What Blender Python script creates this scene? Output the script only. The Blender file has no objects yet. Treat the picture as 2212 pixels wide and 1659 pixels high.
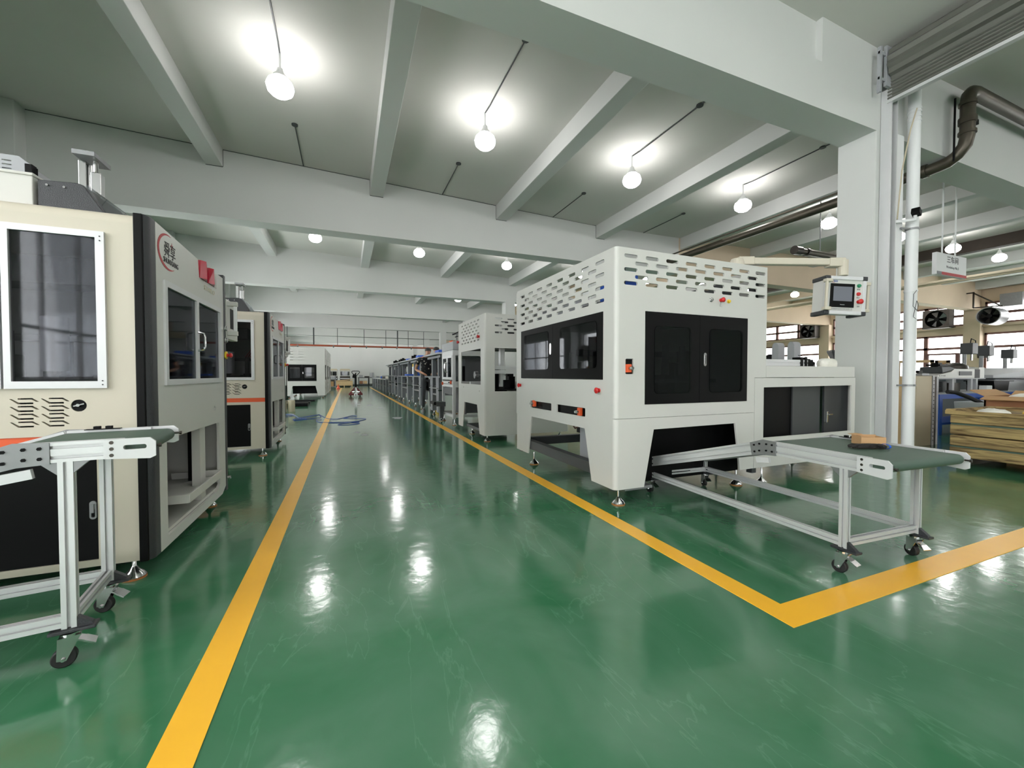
import bpy, bmesh, math, random
from mathutils import Vector, Matrix

# ---------------------------------------------------------------- camera, world, exposure
sc = bpy.context.scene
COL = sc.collection
R = math.radians
cam_d = bpy.data.cameras.new('camera')
cam = bpy.data.objects.new('camera', cam_d)
COL.objects.link(cam)
cam.location = (0, 0, 1.1)
cam.rotation_euler = (R(90 - 1.28), 0, R(-22.1))
cam_d.sensor_width = 36
cam_d.lens = 876.0 / 2212 * 36
cam_d.clip_start = .05
cam_d.clip_end = 300
sc.camera = cam
sc.view_settings.view_transform = 'Standard'
sc.view_settings.look = 'None'
sc.view_settings.exposure = 0.58
sc.view_settings.gamma = 1
sc.view_settings.use_curve_mapping = False
sc.cycles.max_bounces = 7
sc.cycles.diffuse_bounces = 4
sc.cycles.glossy_bounces = 4
sc.cycles.transparent_max_bounces = 12
sc.cycles.use_denoising = True
sc.cycles.sample_clamp_indirect = 6
sc.cycles.caustics_reflective = False
sc.cycles.caustics_refractive = False
LAMP = 31.0
world = bpy.data.worlds.new('sky')
sc.world = world
world.use_nodes = True
world.node_tree.nodes['Background'].inputs[0].default_value = (1, .975, .95, 1)
world.node_tree.nodes['Background'].inputs[1].default_value = 7.5

# ---------------------------------------------------------------- materials
def s2l(c):
    return tuple(((x / 255) / 12.92 if x / 255 <= .04045 else ((x / 255 + .055) / 1.055) ** 2.4) for x in c)

def mat(name, rgb, rough=.5, metal=0., var=.06, scale=3., bump=0., bscale=60., spec=.5, coat=0.):
    m = bpy.data.materials.new(name)
    m.use_nodes = True
    nt = m.node_tree
    b = nt.nodes['Principled BSDF']
    b.inputs['Roughness'].default_value = rough
    b.inputs['Metallic'].default_value = metal
    b.inputs['Specular IOR Level'].default_value = spec
    b.inputs['Coat Weight'].default_value = coat
    c = s2l(rgb)
    tc = nt.nodes.new('ShaderNodeTexCoord')
    nz = nt.nodes.new('ShaderNodeTexNoise')
    nz.inputs['Scale'].default_value = scale
    nz.inputs['Detail'].default_value = 4
    nt.links.new(tc.outputs['Object'], nz.inputs['Vector'])
    mx = nt.nodes.new('ShaderNodeMix')
    mx.data_type = 'RGBA'
    mx.inputs[6].default_value = (*[x * (1 - var) for x in c], 1)
    mx.inputs[7].default_value = (*[min(1, x * (1 + var)) for x in c], 1)
    nt.links.new(nz.outputs[0], mx.inputs[0])
    nt.links.new(mx.outputs[2], b.inputs['Base Color'])
    if bump:
        n2 = nt.nodes.new('ShaderNodeTexNoise')
        n2.inputs['Scale'].default_value = bscale
        nt.links.new(tc.outputs['Object'], n2.inputs['Vector'])
        bp = nt.nodes.new('ShaderNodeBump')
        bp.inputs['Strength'].default_value = bump
        bp.inputs['Distance'].default_value = .01
        nt.links.new(n2.outputs[0], bp.inputs['Height'])
        nt.links.new(bp.outputs[0], b.inputs['Normal'])
    return m

def emit(name, rgb, strength):
    m = bpy.data.materials.new(name)
    m.use_nodes = True
    nt = m.node_tree
    nt.nodes.remove(nt.nodes['Principled BSDF'])
    e = nt.nodes.new('ShaderNodeEmission')
    e.inputs[0].default_value = (*rgb, 1)
    e.inputs[1].default_value = strength
    nt.links.new(e.outputs[0], nt.nodes['Material Output'].inputs[0])
    return m

def glass(name, tint, gloss=.12, rough=.02):
    m = bpy.data.materials.new(name)
    m.use_nodes = True
    nt = m.node_tree
    nt.nodes.remove(nt.nodes['Principled BSDF'])
    t = nt.nodes.new('ShaderNodeBsdfTransparent')
    t.inputs[0].default_value = (*tint, 1)
    g = nt.nodes.new('ShaderNodeBsdfGlossy')
    g.inputs['Roughness'].default_value = rough
    g.inputs['Color'].default_value = (.9, .92, .95, 1)
    lw = nt.nodes.new('ShaderNodeLayerWeight')
    lw.inputs[0].default_value = gloss
    mr = nt.nodes.new('ShaderNodeMath')
    mr.operation = 'MULTIPLY_ADD'
    mr.inputs[1].default_value = .75
    mr.inputs[2].default_value = gloss * .5
    nt.links.new(lw.outputs['Fresnel'], mr.inputs[0])
    mx = nt.nodes.new('ShaderNodeMixShader')
    nt.links.new(mr.outputs[0], mx.inputs[0])
    nt.links.new(t.outputs[0], mx.inputs[1])
    nt.links.new(g.outputs[0], mx.inputs[2])
    nt.links.new(mx.outputs[0], nt.nodes['Material Output'].inputs[0])
    return m

def floor_mat():
    m = mat('green_epoxy', (54, 112, 77), .16, var=.12, scale=.9, spec=.5)
    nt = m.node_tree
    b = nt.nodes['Principled BSDF']
    tc = next(n for n in nt.nodes if n.type == 'TEX_COORD')
    base = next(n for n in nt.nodes if n.type == 'MIX')
    # large soft worn patches
    n1 = nt.nodes.new('ShaderNodeTexNoise'); n1.inputs['Scale'].default_value = 1.3
    n1.inputs['Detail'].default_value = 6; n1.inputs['Distortion'].default_value = .6
    nt.links.new(tc.outputs['Object'], n1.inputs['Vector'])
    r1 = nt.nodes.new('ShaderNodeValToRGB')
    r1.color_ramp.elements[0].position = .36; r1.color_ramp.elements[0].color = (0, 0, 0, 1)
    r1.color_ramp.elements[1].position = .75; r1.color_ramp.elements[1].color = (.5, .5, .5, 1)
    nt.links.new(n1.outputs[0], r1.inputs[0])
    m1 = nt.nodes.new('ShaderNodeMix'); m1.data_type = 'RGBA'
    m1.inputs[7].default_value = (*s2l((114, 144, 128)), 1)
    nt.links.new(r1.outputs[0], m1.inputs[0]); nt.links.new(base.outputs[2], m1.inputs[6])
    # thin scuffs: ridges of stretched noise
    mp = nt.nodes.new('ShaderNodeMapping'); mp.inputs['Scale'].default_value = (2.2, .45, 1)
    mp.inputs['Rotation'].default_value = (0, 0, .25)
    nt.links.new(tc.outputs['Object'], mp.inputs[0])
    n2 = nt.nodes.new('ShaderNodeTexNoise'); n2.inputs['Scale'].default_value = 1.4
    n2.inputs['Detail'].default_value = 7; n2.inputs['Distortion'].default_value = 1.2
    nt.links.new(mp.outputs[0], n2.inputs['Vector'])
    sb = nt.nodes.new('ShaderNodeMath'); sb.operation = 'SUBTRACT'; sb.inputs[1].default_value = .5
    nt.links.new(n2.outputs[0], sb.inputs[0])
    ab = nt.nodes.new('ShaderNodeMath'); ab.operation = 'ABSOLUTE'; nt.links.new(sb.outputs[0], ab.inputs[0])
    r2 = nt.nodes.new('ShaderNodeValToRGB')
    r2.color_ramp.elements[0].position = 0; r2.color_ramp.elements[0].color = (.13, .13, .13, 1)
    r2.color_ramp.elements[1].position = .006; r2.color_ramp.elements[1].color = (0, 0, 0, 1)
    nt.links.new(ab.outputs[0], r2.inputs[0])
    m2 = nt.nodes.new('ShaderNodeMix'); m2.data_type = 'RGBA'
    m2.inputs[7].default_value = (*s2l((140, 185, 155)), 1)
    nt.links.new(r2.outputs[0], m2.inputs[0]); nt.links.new(m1.outputs[2], m2.inputs[6])
    nt.links.new(m2.outputs[2], b.inputs['Base Color'])
    # roughness
    n3 = nt.nodes.new('ShaderNodeTexNoise'); n3.inputs['Scale'].default_value = 5
    n3.inputs['Detail'].default_value = 8
    nt.links.new(tc.outputs['Object'], n3.inputs['Vector'])
    mr = nt.nodes.new('ShaderNodeMapRange'); mr.inputs[3].default_value = .07; mr.inputs[4].default_value = .19
    nt.links.new(n3.outputs[0], mr.inputs[0]); nt.links.new(mr.outputs[0], b.inputs['Roughness'])
    n4 = nt.nodes.new('ShaderNodeTexNoise'); n4.inputs['Scale'].default_value = 9
    n4.inputs['Detail'].default_value = 5
    nt.links.new(tc.outputs['Object'], n4.inputs['Vector'])
    bp = nt.nodes.new('ShaderNodeBump'); bp.inputs['Strength'].default_value = .10; bp.inputs['Distance'].default_value = .02
    nt.links.new(n4.outputs[0], bp.inputs['Height']); nt.links.new(bp.outputs[0], b.inputs['Normal'])
    b.inputs['Coat Weight'].default_value = .35
    b.inputs['Coat Roughness'].default_value = .12
    return m

M = dict(
    floor=floor_mat(),
    plaster=mat('white_plaster', (206, 207, 205), .8, var=.05, scale=.8, bump=.08, bscale=14),
    ceil=mat('ceiling_paint', (206, 205, 200), .85, var=.06, scale=.6, bump=.08, bscale=10),
    beige_pl=mat('daylit_peach_plaster', (205, 186, 162), .85, var=.10, scale=1.2),  # peach paint with warm window daylight mixed into the colour
    dark_pl=mat('dark_brown_plaster', (70, 62, 56), .9, var=.3, scale=2),
    yellow=mat('yellow_floor_paint', (254, 188, 52), .28, var=.07, scale=5),
    cream=mat('cream_enamel', (201, 193, 177), .42, var=.02, bump=.03, bscale=180),
    white=mat('white_enamel', (204, 203, 199), .36, var=.02, bump=.03, bscale=200),
    white2=mat('light_enamel', (203, 202, 197), .4, var=.02, bump=.03, bscale=200),
    trimw=mat('white_trim_paint', (232, 232, 234), .5, var=.03),
    black=mat('black_enamel', (9, 9, 10), .5, var=.1, spec=.15),
    dblack=mat('black_plastic', (5, 5, 6), .5, var=.1, spec=.15),
    charcoal=mat('charcoal_textured', (42, 44, 48), .38, var=.15, bump=.25, bscale=260),
    dgrey=mat('dark_grey_paint', (62, 64, 66), .5, var=.08),
    grey=mat('grey_machine_paint', (118, 121, 127), .45, var=.06),
    lgrey=mat('light_grey_sheet', (160, 162, 166), .45, var=.06),
    alu=mat('anodised_aluminium', (208, 209, 210), .36, .35, var=.05, scale=8),
    alug=mat('satin_aluminium', (212, 212, 214), .42, .25, var=.04, scale=8),
    steel=mat('polished_steel', (200, 200, 200), .16, 1., var=.05),
    galv=mat('galvanised_steel', (140, 141, 143), .4, .5, var=.15, scale=12),
    dsteel=mat('dark_steel', (70, 66, 62), .4, .8, var=.3, scale=9),
    belt=mat('green_grey_belt', (72, 92, 80), .55, var=.05, bump=.1, bscale=300),
    orange=mat('orange_stripe', (226, 92, 48), .45, var=.05),
    red=mat('red_plastic', (196, 34, 36), .35, var=.05),
    crimson=mat('crimson_acrylic', (176, 28, 52), .2, var=.05),
    dred=mat('dark_red_paint', (110, 18, 30), .4, var=.1),
    green=mat('green_plastic', (30, 130, 90), .4),
    yplast=mat('yellow_plastic', (232, 196, 50), .4),
    amber=mat('amber_rubber', (176, 112, 60), .5),
    rubber=mat('black_rubber', (24, 23, 24), .6, var=.15),
    blue=mat('blue_paint', (28, 82, 176), .45, var=.08),
    bluebox=mat('blue_plastic', (40, 96, 205), .5, var=.06),
    hose=mat('blue_hose', (34, 70, 160), .4),
    card=mat('cardboard', (186, 148, 106), .8, var=.08, scale=10),
    card2=mat('brown_cardboard', (150, 104, 72), .8, var=.12, scale=8),
    wood=mat('plywood', (208, 176, 134), .7, var=.12, scale=7),
    glove=mat('dark_knit', (34, 31, 30), .9, var=.2, scale=30, bump=.4, bscale=300),
    pipe=mat('weathered_iron_pipe', (84, 78, 68), .4, .6, var=.4, scale=5),
    rust=mat('orange_brown_duct', (176, 88, 62), .5, var=.25, scale=3),
    tissue=mat('white_plastic_bag', (232, 230, 220), .35, var=.06, scale=20, bump=.5, bscale=40),
    screen=mat('grey_screen', (112, 114, 124), .25, var=.06),
    skin=mat('skin', (196, 146, 118), .5, var=.06),
    hair=mat('black_hair', (22, 19, 18), .55, var=.2, bump=.4, bscale=200),
    shirt=mat('floral_shirt_base', (24, 25, 30), .8),
    trouser=mat('dark_grey_trousers', (66, 68, 74), .85, var=.15, scale=6),
    shoe=mat('black_shoe', (20, 20, 20), .5),
    ink=mat('black_ink', (26, 26, 30), .5, var=0),
    redink=mat('red_ink', (178, 44, 52), .5, var=.06),
    goldink=mat('pale_gold_ink', (214, 204, 180), .4, var=0),
    greyink=mat('grey_ink', (120, 122, 128), .5, var=0),
    roll=mat('weathered_shutter_steel', (120, 120, 114), .45, .45, var=.18, scale=4),
    pvc=mat('white_pvc', (228, 229, 230), .35, var=.03),
    winframe=mat('brown_pink_window_frame', (120, 84, 76), .6, var=.15),
    boardm=mat('beige_board', (196, 184, 160), .6, var=.06, scale=4),
    clear=glass('clear_glass', (.93, .95, .96), .10),
    tint=glass('smoked_acrylic', (.38, .39, .41), .07, .03),
    smoke=glass('dark_smoked_acrylic', (.58, .58, .6), .05, .03),
    light=emit('led_bulb_glow', (1.0, .975, .96), LAMP),
)

def oldwood():
    m = mat('weathered_crate_boards', (170, 146, 98), .75, var=.2, scale=5)
    nt = m.node_tree; b = nt.nodes['Principled BSDF']
    tc = next(n for n in nt.nodes if n.type == 'TEX_COORD'); base = next(n for n in nt.nodes if n.type == 'MIX')
    mp = nt.nodes.new('ShaderNodeMapping'); mp.inputs['Scale'].default_value = (3, 1.2, 14)
    nt.links.new(tc.outputs['Object'], mp.inputs[0])
    n = nt.nodes.new('ShaderNodeTexNoise'); n.inputs['Scale'].default_value = 1.6; n.inputs['Detail'].default_value = 8
    n.inputs['Distortion'].default_value = 1.5
    nt.links.new(mp.outputs[0], n.inputs['Vector'])
    r = nt.nodes.new('ShaderNodeValToRGB')
    r.color_ramp.elements[0].position = .35; r.color_ramp.elements[0].color = (1, 1, 1, 1)
    r.color_ramp.elements[1].position = .6; r.color_ramp.elements[1].color = (0, 0, 0, 1)
    nt.links.new(n.outputs[0], r.inputs[0])
    mx = nt.nodes.new('ShaderNodeMix'); mx.data_type = 'RGBA'
    mx.inputs[7].default_value = (*s2l((96, 74, 44)), 1)
    nt.links.new(r.outputs[0], mx.inputs[0]); nt.links.new(base.outputs[2], mx.inputs[6])
    nt.links.new(mx.outputs[2], b.inputs['Base Color'])
    return m
M['oldwood'] = oldwood()

def floral(name, c2, c3):
    m = mat(name, (22, 23, 28), .8, var=.1)
    nt = m.node_tree; b = nt.nodes['Principled BSDF']
    tc = next(n for n in nt.nodes if n.type == 'TEX_COORD'); base = next(n for n in nt.nodes if n.type == 'MIX')
    v = nt.nodes.new('ShaderNodeTexVoronoi'); v.inputs['Scale'].default_value = 13
    nt.links.new(tc.outputs['Object'], v.inputs['Vector'])
    r = nt.nodes.new('ShaderNodeValToRGB')
    r.color_ramp.elements[0].position = .22; r.color_ramp.elements[0].color = (1, 1, 1, 1)
    r.color_ramp.elements[1].position = .32; r.color_ramp.elements[1].color = (0, 0, 0, 1)
    nt.links.new(v.outputs['Distance'], r.inputs[0])
    r2 = nt.nodes.new('ShaderNodeValToRGB'); r2.color_ramp.interpolation = 'CONSTANT'
    r2.color_ramp.elements[0].color = (*s2l(c2), 1); r2.color_ramp.elements[1].color = (*s2l(c3), 1)
    r2.color_ramp.elements[1].position = .5
    nt.links.new(v.outputs['Color'], r2.inputs[0])
    mx = nt.nodes.new('ShaderNodeMix'); mx.data_type = 'RGBA'
    nt.links.new(r.outputs[0], mx.inputs[0]); nt.links.new(base.outputs[2], mx.inputs[6]); nt.links.new(r2.outputs[0], mx.inputs[7])
    nt.links.new(mx.outputs[2], b.inputs['Base Color'])
    return m
M['floralA'] = floral('black_shirt_white_flowers', (205, 200, 190), (60, 62, 66))
M['floralB'] = floral('black_shirt_yellow_flowers', (210, 196, 110), (70, 62, 50))

# ---------------------------------------------------------------- mesh helpers
def basis(d, up=None):
    d = Vector(d).normalized()
    a = Vector(up) if up is not None else (Vector((0, 0, 1)) if abs(d.z) < .95 else Vector((1, 0, 0)))
    u = a.cross(d)
    if u.length < 1e-6:
        u = Vector((1, 0, 0)).cross(d)
    u.normalize()
    v = d.cross(u).normalized()
    return u, v, d

class MB:
    def __init__(s):
        s.v = []; s.f = []
    def add(s, vs, fs):
        o = len(s.v)
        s.v += [tuple(p) for p in vs]
        s.f += [tuple(i + o for i in f) for f in fs]
        return s
    def box(s, x0, x1, y0, y1, z0, z1):
        x0, x1 = min(x0, x1), max(x0, x1); y0, y1 = min(y0, y1), max(y0, y1); z0, z1 = min(z0, z1), max(z0, z1)
        return s.add([(x0, y0, z0), (x1, y0, z0), (x1, y1, z0), (x0, y1, z0), (x0, y0, z1), (x1, y0, z1), (x1, y1, z1), (x0, y1, z1)],
                     [(0, 3, 2, 1), (4, 5, 6, 7), (0, 1, 5, 4), (1, 2, 6, 5), (2, 3, 7, 6), (3, 0, 4, 7)])
    def bar(s, p0, p1, w, h, up=None):
        p0, p1 = Vector(p0), Vector(p1)
        u, v, d = basis(p1 - p0, up)
        c = [(-w / 2, -h / 2), (w / 2, -h / 2), (w / 2, h / 2), (-w / 2, h / 2)]
        vs = [p0 + u * a + v * b for a, b in c] + [p1 + u * a + v * b for a, b in c]
        return s.add(vs, [(3, 2, 1, 0), (4, 5, 6, 7), (0, 1, 5, 4), (1, 2, 6, 5), (2, 3, 7, 6), (3, 0, 4, 7)])
    def loft(s, rings, close=True, caps=True):
        n = len(rings[0]); vs = [p for r in rings for p in r]; fs = []
        for k in range(len(rings) - 1):
            for i in range(n if close else n - 1):
                j = (i + 1) % n
                fs.append((k * n + i, k * n + j, (k + 1) * n + j, (k + 1) * n + i))
        if caps and close:
            fs.append(tuple(range(n - 1, -1, -1)))
            fs.append(tuple((len(rings) - 1) * n + i for i in range(n)))
        return s.add(vs, fs)
    def prof(s, p0, p1, poly, up=None):
        p0, p1 = Vector(p0), Vector(p1)
        u, v, d = basis(p1 - p0, up)
        return s.loft([[p + u * a + v * b for a, b in poly] for p in (p0, p1)])
    def extr(s, p0, p1, w, h, up=None, g=.008, dp=.006, n=2):
        # aluminium extrusion: grooves on the h faces (n of them) and one on each w face
        if min(w, h) < .02:
            return s.bar(p0, p1, w, h, up)
        poly = []
        def side(ax, length, other, cnt, rev):
            pts = []
            for k in range(cnt):
                c = -length / 2 + length * (k + .5) / cnt
                pts += [(c - g / 2, 0), (c - g / 2, dp), (c + g / 2, dp), (c + g / 2, 0)]
            return pts
        nw = n if w > h * 1.5 else 1
        nh = n if h > w * 1.5 else 1
        poly.append((-w / 2, -h / 2))
        for a, d_ in side(0, w, h, nw, 0): poly.append((a, -h / 2 + d_))
        poly.append((w / 2, -h / 2))
        for a, d_ in side(1, h, w, nh, 0): poly.append((w / 2 - d_, a))
        poly.append((w / 2, h / 2))
        for a, d_ in side(0, w, h, nw, 0): poly.append((-a, h / 2 - d_))
        poly.append((-w / 2, h / 2))
        for a, d_ in side(1, h, w, nh, 0): poly.append((-w / 2 + d_, -a))
        return s.prof(p0, p1, poly, up)
    def cyl(s, p0, p1, r, n=16, r2=None):
        p0, p1 = Vector(p0), Vector(p1)
        u, v, d = basis(p1 - p0)
        r2 = r if r2 is None else r2
        rg = []
        for p, q in ((p0, r), (p1, r2)):
            rg.append([p + u * (q * math.cos(2 * math.pi * i / n)) + v * (q * math.sin(2 * math.pi * i / n)) for i in range(n)])
        return s.loft(rg)
    def tube(s, pts, r, n=8):
        pts = [Vector(p) for p in pts]; rg = []; u = None
        for i, p in enumerate(pts):
            d = (pts[min(i + 1, len(pts) - 1)] - pts[max(i - 1, 0)]).normalized()
            if u is None:
                u, v, _ = basis(d)
            else:
                u = (u - d * u.dot(d)); u = u.normalized() if u.length > 1e-6 else basis(d)[0]; v = d.cross(u)
            rg.append([p + u * (r * math.cos(2 * math.pi * k / n)) + v * (r * math.sin(2 * math.pi * k / n)) for k in range(n)])
        return s.loft(rg)
    def lathe(s, profile, c, n=20, axis=(0, 0, 1)):
        u, v, d = basis(axis); c = Vector(c); rg = []
        for r, z in profile:
            r = max(r, 1e-4)
            rg.append([c + d * z + u * (r * math.cos(2 * math.pi * k / n)) + v * (r * math.sin(2 * math.pi * k / n)) for k in range(n)])
        return s.loft(rg)
    def prism(s, poly, O, U, V, th):
        # 2-D polygon in the plane O,U,V, thickness behind it (towards -(U x V))
        O, U, V = Vector(O), Vector(U), Vector(V); N = U.cross(V).normalized()
        a = [O + U * p[0] + V * p[1] for p in poly]; b = [p - N * th for p in a]
        return s.loft([b, a])
    def ball(s, c, r, n=12, sc=(1, 1, 1)):
        c = Vector(c); rg = []
        for k in range(n // 2 + 1):
            t = math.pi * k / (n // 2)
            rr, z = max(math.sin(t), 1e-3), -math.cos(t)
            rg.append([(c.x + r * sc[0] * rr * math.cos(2 * math.pi * i / n), c.y + r * sc[1] * rr * math.sin(2 * math.pi * i / n), c.z + r * sc[2] * z) for i in range(n)])
        return s.loft(rg)
    def panel(s, outline, holes, O, U, V, th):
        cu = bpy.data.curves.new('tmp', 'CURVE'); cu.dimensions = '2D'; cu.fill_mode = 'BOTH'; cu.extrude = th / 2
        for poly in [outline] + holes:
            sp = cu.splines.new('POLY'); sp.points.add(len(poly) - 1)
            for p, q in zip(sp.points, poly):
                p.co = (q[0], q[1], 0, 1)
            sp.use_cyclic_u = True
        ob = bpy.data.objects.new('tmp', cu)
        me = bpy.data.meshes.new_from_object(ob)
        O, U, V = Vector(O), Vector(U), Vector(V); N = U.cross(V).normalized()
        s.add([O + U * v.co.x + V * v.co.y + N * (v.co.z - th / 2) for v in me.vertices], [tuple(p.vertices) for p in me.polygons])
        bpy.data.objects.remove(ob); bpy.data.curves.remove(cu); bpy.data.meshes.remove(me)
        return s
    def text(s, body, O, U, V, size, width=None, ex=.0006, align='CENTER', shear=0):
        cu = bpy.data.curves.new('tmp', 'FONT'); cu.body = body; cu.size = size; cu.extrude = ex; cu.align_x = align
        cu.shear = shear; cu.resolution_u = 3
        ob = bpy.data.objects.new('tmp', cu)
        me = bpy.data.meshes.new_from_object(ob)
        if len(me.vertices):
            xs = [v.co.x for v in me.vertices]; w = max(xs) - min(xs)
            k = width / w if width else 1
            O, U, V = Vector(O), Vector(U).normalized(), Vector(V).normalized(); N = U.cross(V).normalized()
            s.add([O + U * (v.co.x * k) + V * v.co.y + N * (v.co.z + ex) for v in me.vertices], [tuple(p.vertices) for p in me.polygons])
        bpy.data.objects.remove(ob); bpy.data.curves.remove(cu); bpy.data.meshes.remove(me)
        return s
    def build(s, name, m, parent=None, bevel=0, smooth=False, label=None, seg=2):
        org = Vector((0, 0, 0))
        root = parent
        while root is not None:
            if 'org' in ORG.get(root.name, {}):
                org = ORG[root.name]['org']; break
            root = root.parent
        if parent is None:
            xs = [p[0] for p in s.v]; ys = [p[1] for p in s.v]; zs = [p[2] for p in s.v]
            org = Vector(((min(xs) + max(xs)) / 2, (min(ys) + max(ys)) / 2, min(zs)))
        me = bpy.data.meshes.new(name)
        me.from_pydata([(p[0] - org.x, p[1] - org.y, p[2] - org.z) for p in s.v], [], s.f)
        me.validate()
        bm = bmesh.new(); bm.from_mesh(me); bmesh.ops.recalc_face_normals(bm, faces=bm.faces); bm.to_mesh(me); bm.free()
        me.materials.append(m)
        if smooth:
            for p in me.polygons: p.use_smooth = True
            me.set_sharp_from_angle(angle=R(38))
        o = bpy.data.objects.new(name, me)
        COL.objects.link(o)
        if parent is not None: o.parent = parent
        else: o.location = org
        if bevel:
            b = o.modifiers.new('bevel', 'BEVEL'); b.width = bevel; b.segments = seg; b.limit_method = 'ANGLE'; b.angle_limit = R(50)
            b.harden_normals = False
        if label: o['label'] = label
        return o

ORG = {}
def thing(name, label, cat, loc, group=None):
    o = bpy.data.objects.new(name, None); COL.objects.link(o); o.location = loc
    o.empty_display_size = .1
    ORG[o.name] = {'org': Vector(loc)}
    o['label'] = label; o['category'] = cat
    if group: o['group'] = group
    return o
def tag(o, label, cat, group=None):
    o['label'] = label; o['category'] = cat
    if group: o['group'] = group
    return o
def struct(o):
    o['kind'] = 'structure'; return o
def dup(root, loc=None, rz=None, label=None, group=None):
    kids = {}
    for o in COL.objects:
        if o.parent is not None: kids.setdefault(o.parent.name, []).append(o)
    def cp(o, par):
        c = o.copy(); COL.objects.link(c)
        if par is not None: c.parent = par
        for k in kids.get(o.name, []): cp(k, c)
        return c
    r = cp(root, None)
    if loc is not None: r.location = loc
    if rz is not None: r.rotation_euler.z = rz
    if label: r['label'] = label
    if group: r['group'] = group
    return r

def rrect(x0, x1, y0, y1, r, n=4):
    pts = []
    for cx, cy, a0 in ((x1 - r, y1 - r, 0), (x0 + r, y1 - r, 90), (x0 + r, y0 + r, 180), (x1 - r, y0 + r, 270)):
        for k in range(n + 1):
            a = R(a0 + 90 * k / n)
            pts.append((cx + r * math.cos(a), cy + r * math.sin(a)))
    return pts
def rect(x0, x1, y0, y1):
    return [(x0, y0), (x1, y0), (x1, y1), (x0, y1)]
def circ(x, y, r, n=20):
    return [(x + r * math.cos(2 * math.pi * k / n), y + r * math.sin(2 * math.pi * k / n)) for k in range(n)]
XZ = dict(U=(1, 0, 0), V=(0, 0, 1))     # faces -y
YZp = dict(U=(0, 1, 0), V=(0, 0, 1))    # faces +x
YZm = dict(U=(0, -1, 0), V=(0, 0, 1))   # faces -x  (u = -y)

def sh(lst, dx, dy):
    return [[(x + dx, y + dy) for x, y in p] for p in lst]

# ---------------------------------------------------------------- the building
YK = [2.97 + 6.25 * k for k in range(-1, 7)]     # beam fronts
CX, BZ = 6.0, 4.08
XW, XL, YB, YF = 27.0, -5.3, 44.2, -9.6
def zc(x):
    return 5.27 - .035 * x if x < 6 else 5.06 + .012 * (x - 6)

b = MB().box(XL - .3, XW + .3, YF - .3, YB + .3, -.12, 0)
struct(b.build('floor', M['floor']))
b = MB().prism([(XL, zc(XL)), (CX, zc(CX)), (XW + .3, zc(XW + .3)), (XW + .3, 5.9), (XL, 5.9)], (0, YF, 0), (1, 0, 0), (0, 0, 1), YB - YF)
struct(b.build('ceiling', M['ceil']))
struct(MB().box(XL - .3, XW + .3, YB, YB + .3, 0, 5.9).build('wall_back', M['plaster']))
added_fw = [(XL + .8 + 5.4 * k, XL + 5.4 + 5.4 * k) for k in range(2)] + [(20.6, 25.6)]  # added unseen windows behind the camera, brightening faces turned towards it
struct(MB().panel(rect(XL - .3, XW + .3, 0, 5.9), [rect(a, e, .9, 2.9) for a, e in added_fw], (0, YF, 0), th=-.3, U=(1, 0, 0), V=(0, 0, 1)).build('wall_front', M['plaster']))
for k, (a, e) in enumerate(added_fw):
    f = MB()
    for z in (.93, 2.0, 2.87): f.box(a, e, YF - .2, YF - .13, z - .03, z + .03)
    for i in range(5):
        x = a + (e - a) * i / 4
        f.box(x - .03, x + .03, YF - .2, YF - .13, .9, 2.9)
    w = struct(f.build('window_%d' % (k + 40), M['winframe']))  # added fill-light windows, out of view
    c = MB().box(a, e, YF - .17, YF - .165, .9, 2.9).build('pane', M['clear']); c.parent = w
    c.location = c.location - w.location
lw = [(-8.8, -4.0), (-2.4, 2.2)] + [(y + .6, y + 5.9) for y in YK[2:]]  # added unseen left-wall windows, put in to brighten the hall and aisle
lw = [(a, min(e, YB - .3)) for a, e in lw if min(e, YB - .3) - a > 1]
struct(MB().panel([(YF, 0), (YB, 0), (YB, 5.9), (YF, 5.9)], [rect(a, e, 1.0, 2.9 if a > 5 else 4.3) for a, e in lw], (XL, 0, 0), th=.3, U=(0, 1, 0), V=(0, 0, 1)).build('wall_left', M['plaster']))
# baseboard stains are left to the paint; the far wall has a grey dado
struct(MB().box(XL, CX + 3, YB - .02, YB, 0, .14).build('baseboard_back', M['dgrey']))
# right outer wall with window bands
holes = []
bays = []
for k in range(len(YK)):
    a = YK[k] + .5
    e = (YK[k + 1] if k + 1 < len(YK) else YB) - .12
    if e - a < 2: continue
    bays.append((a, e))
    holes.append([(-a, 3.42), (-a, 4.42), (-e, 4.42), (-e, 3.42)])
    holes.append([(-a, .95), (-a, 3.02), (-e, 3.02), (-e, .95)])
b = MB().panel([(-YF, 0), (-YF, 5.9), (-YB, 5.9), (-YB, 0)], holes, (XW, 0, 0), U=(0, -1, 0), V=(0, 0, 1), th=.25)
struct(b.build('wall_right', M['beige_pl']))
for k, (a, e) in enumerate(bays):
    f = MB()
    for z0, z1, tr in ((3.42, 4.42, (3.9,)), (.95, 3.02, (2.38,))):
        for z in (z0 + .03, z1 - .03) + tr:
            f.box(XW + .02, XW + .13, a, e, z - .055, z + .055)
        n = 4
        for i in range(n + 1):
            y = a + (e - a) * i / n
            f.box(XW + .02, XW + .13, y - .075, y + .075, z0, z1)
    w = struct(f.build('window_%d' % (k + 1), M['winframe']))
    p = MB().box(XW + .09, XW + .095, a, e, 3.42, 4.42).box(XW + .09, XW + .095, a, e, .95, 3.02)
    c = p.build('pane', M['clear']); c.parent = w
    c.location = c.location - w.location
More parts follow.
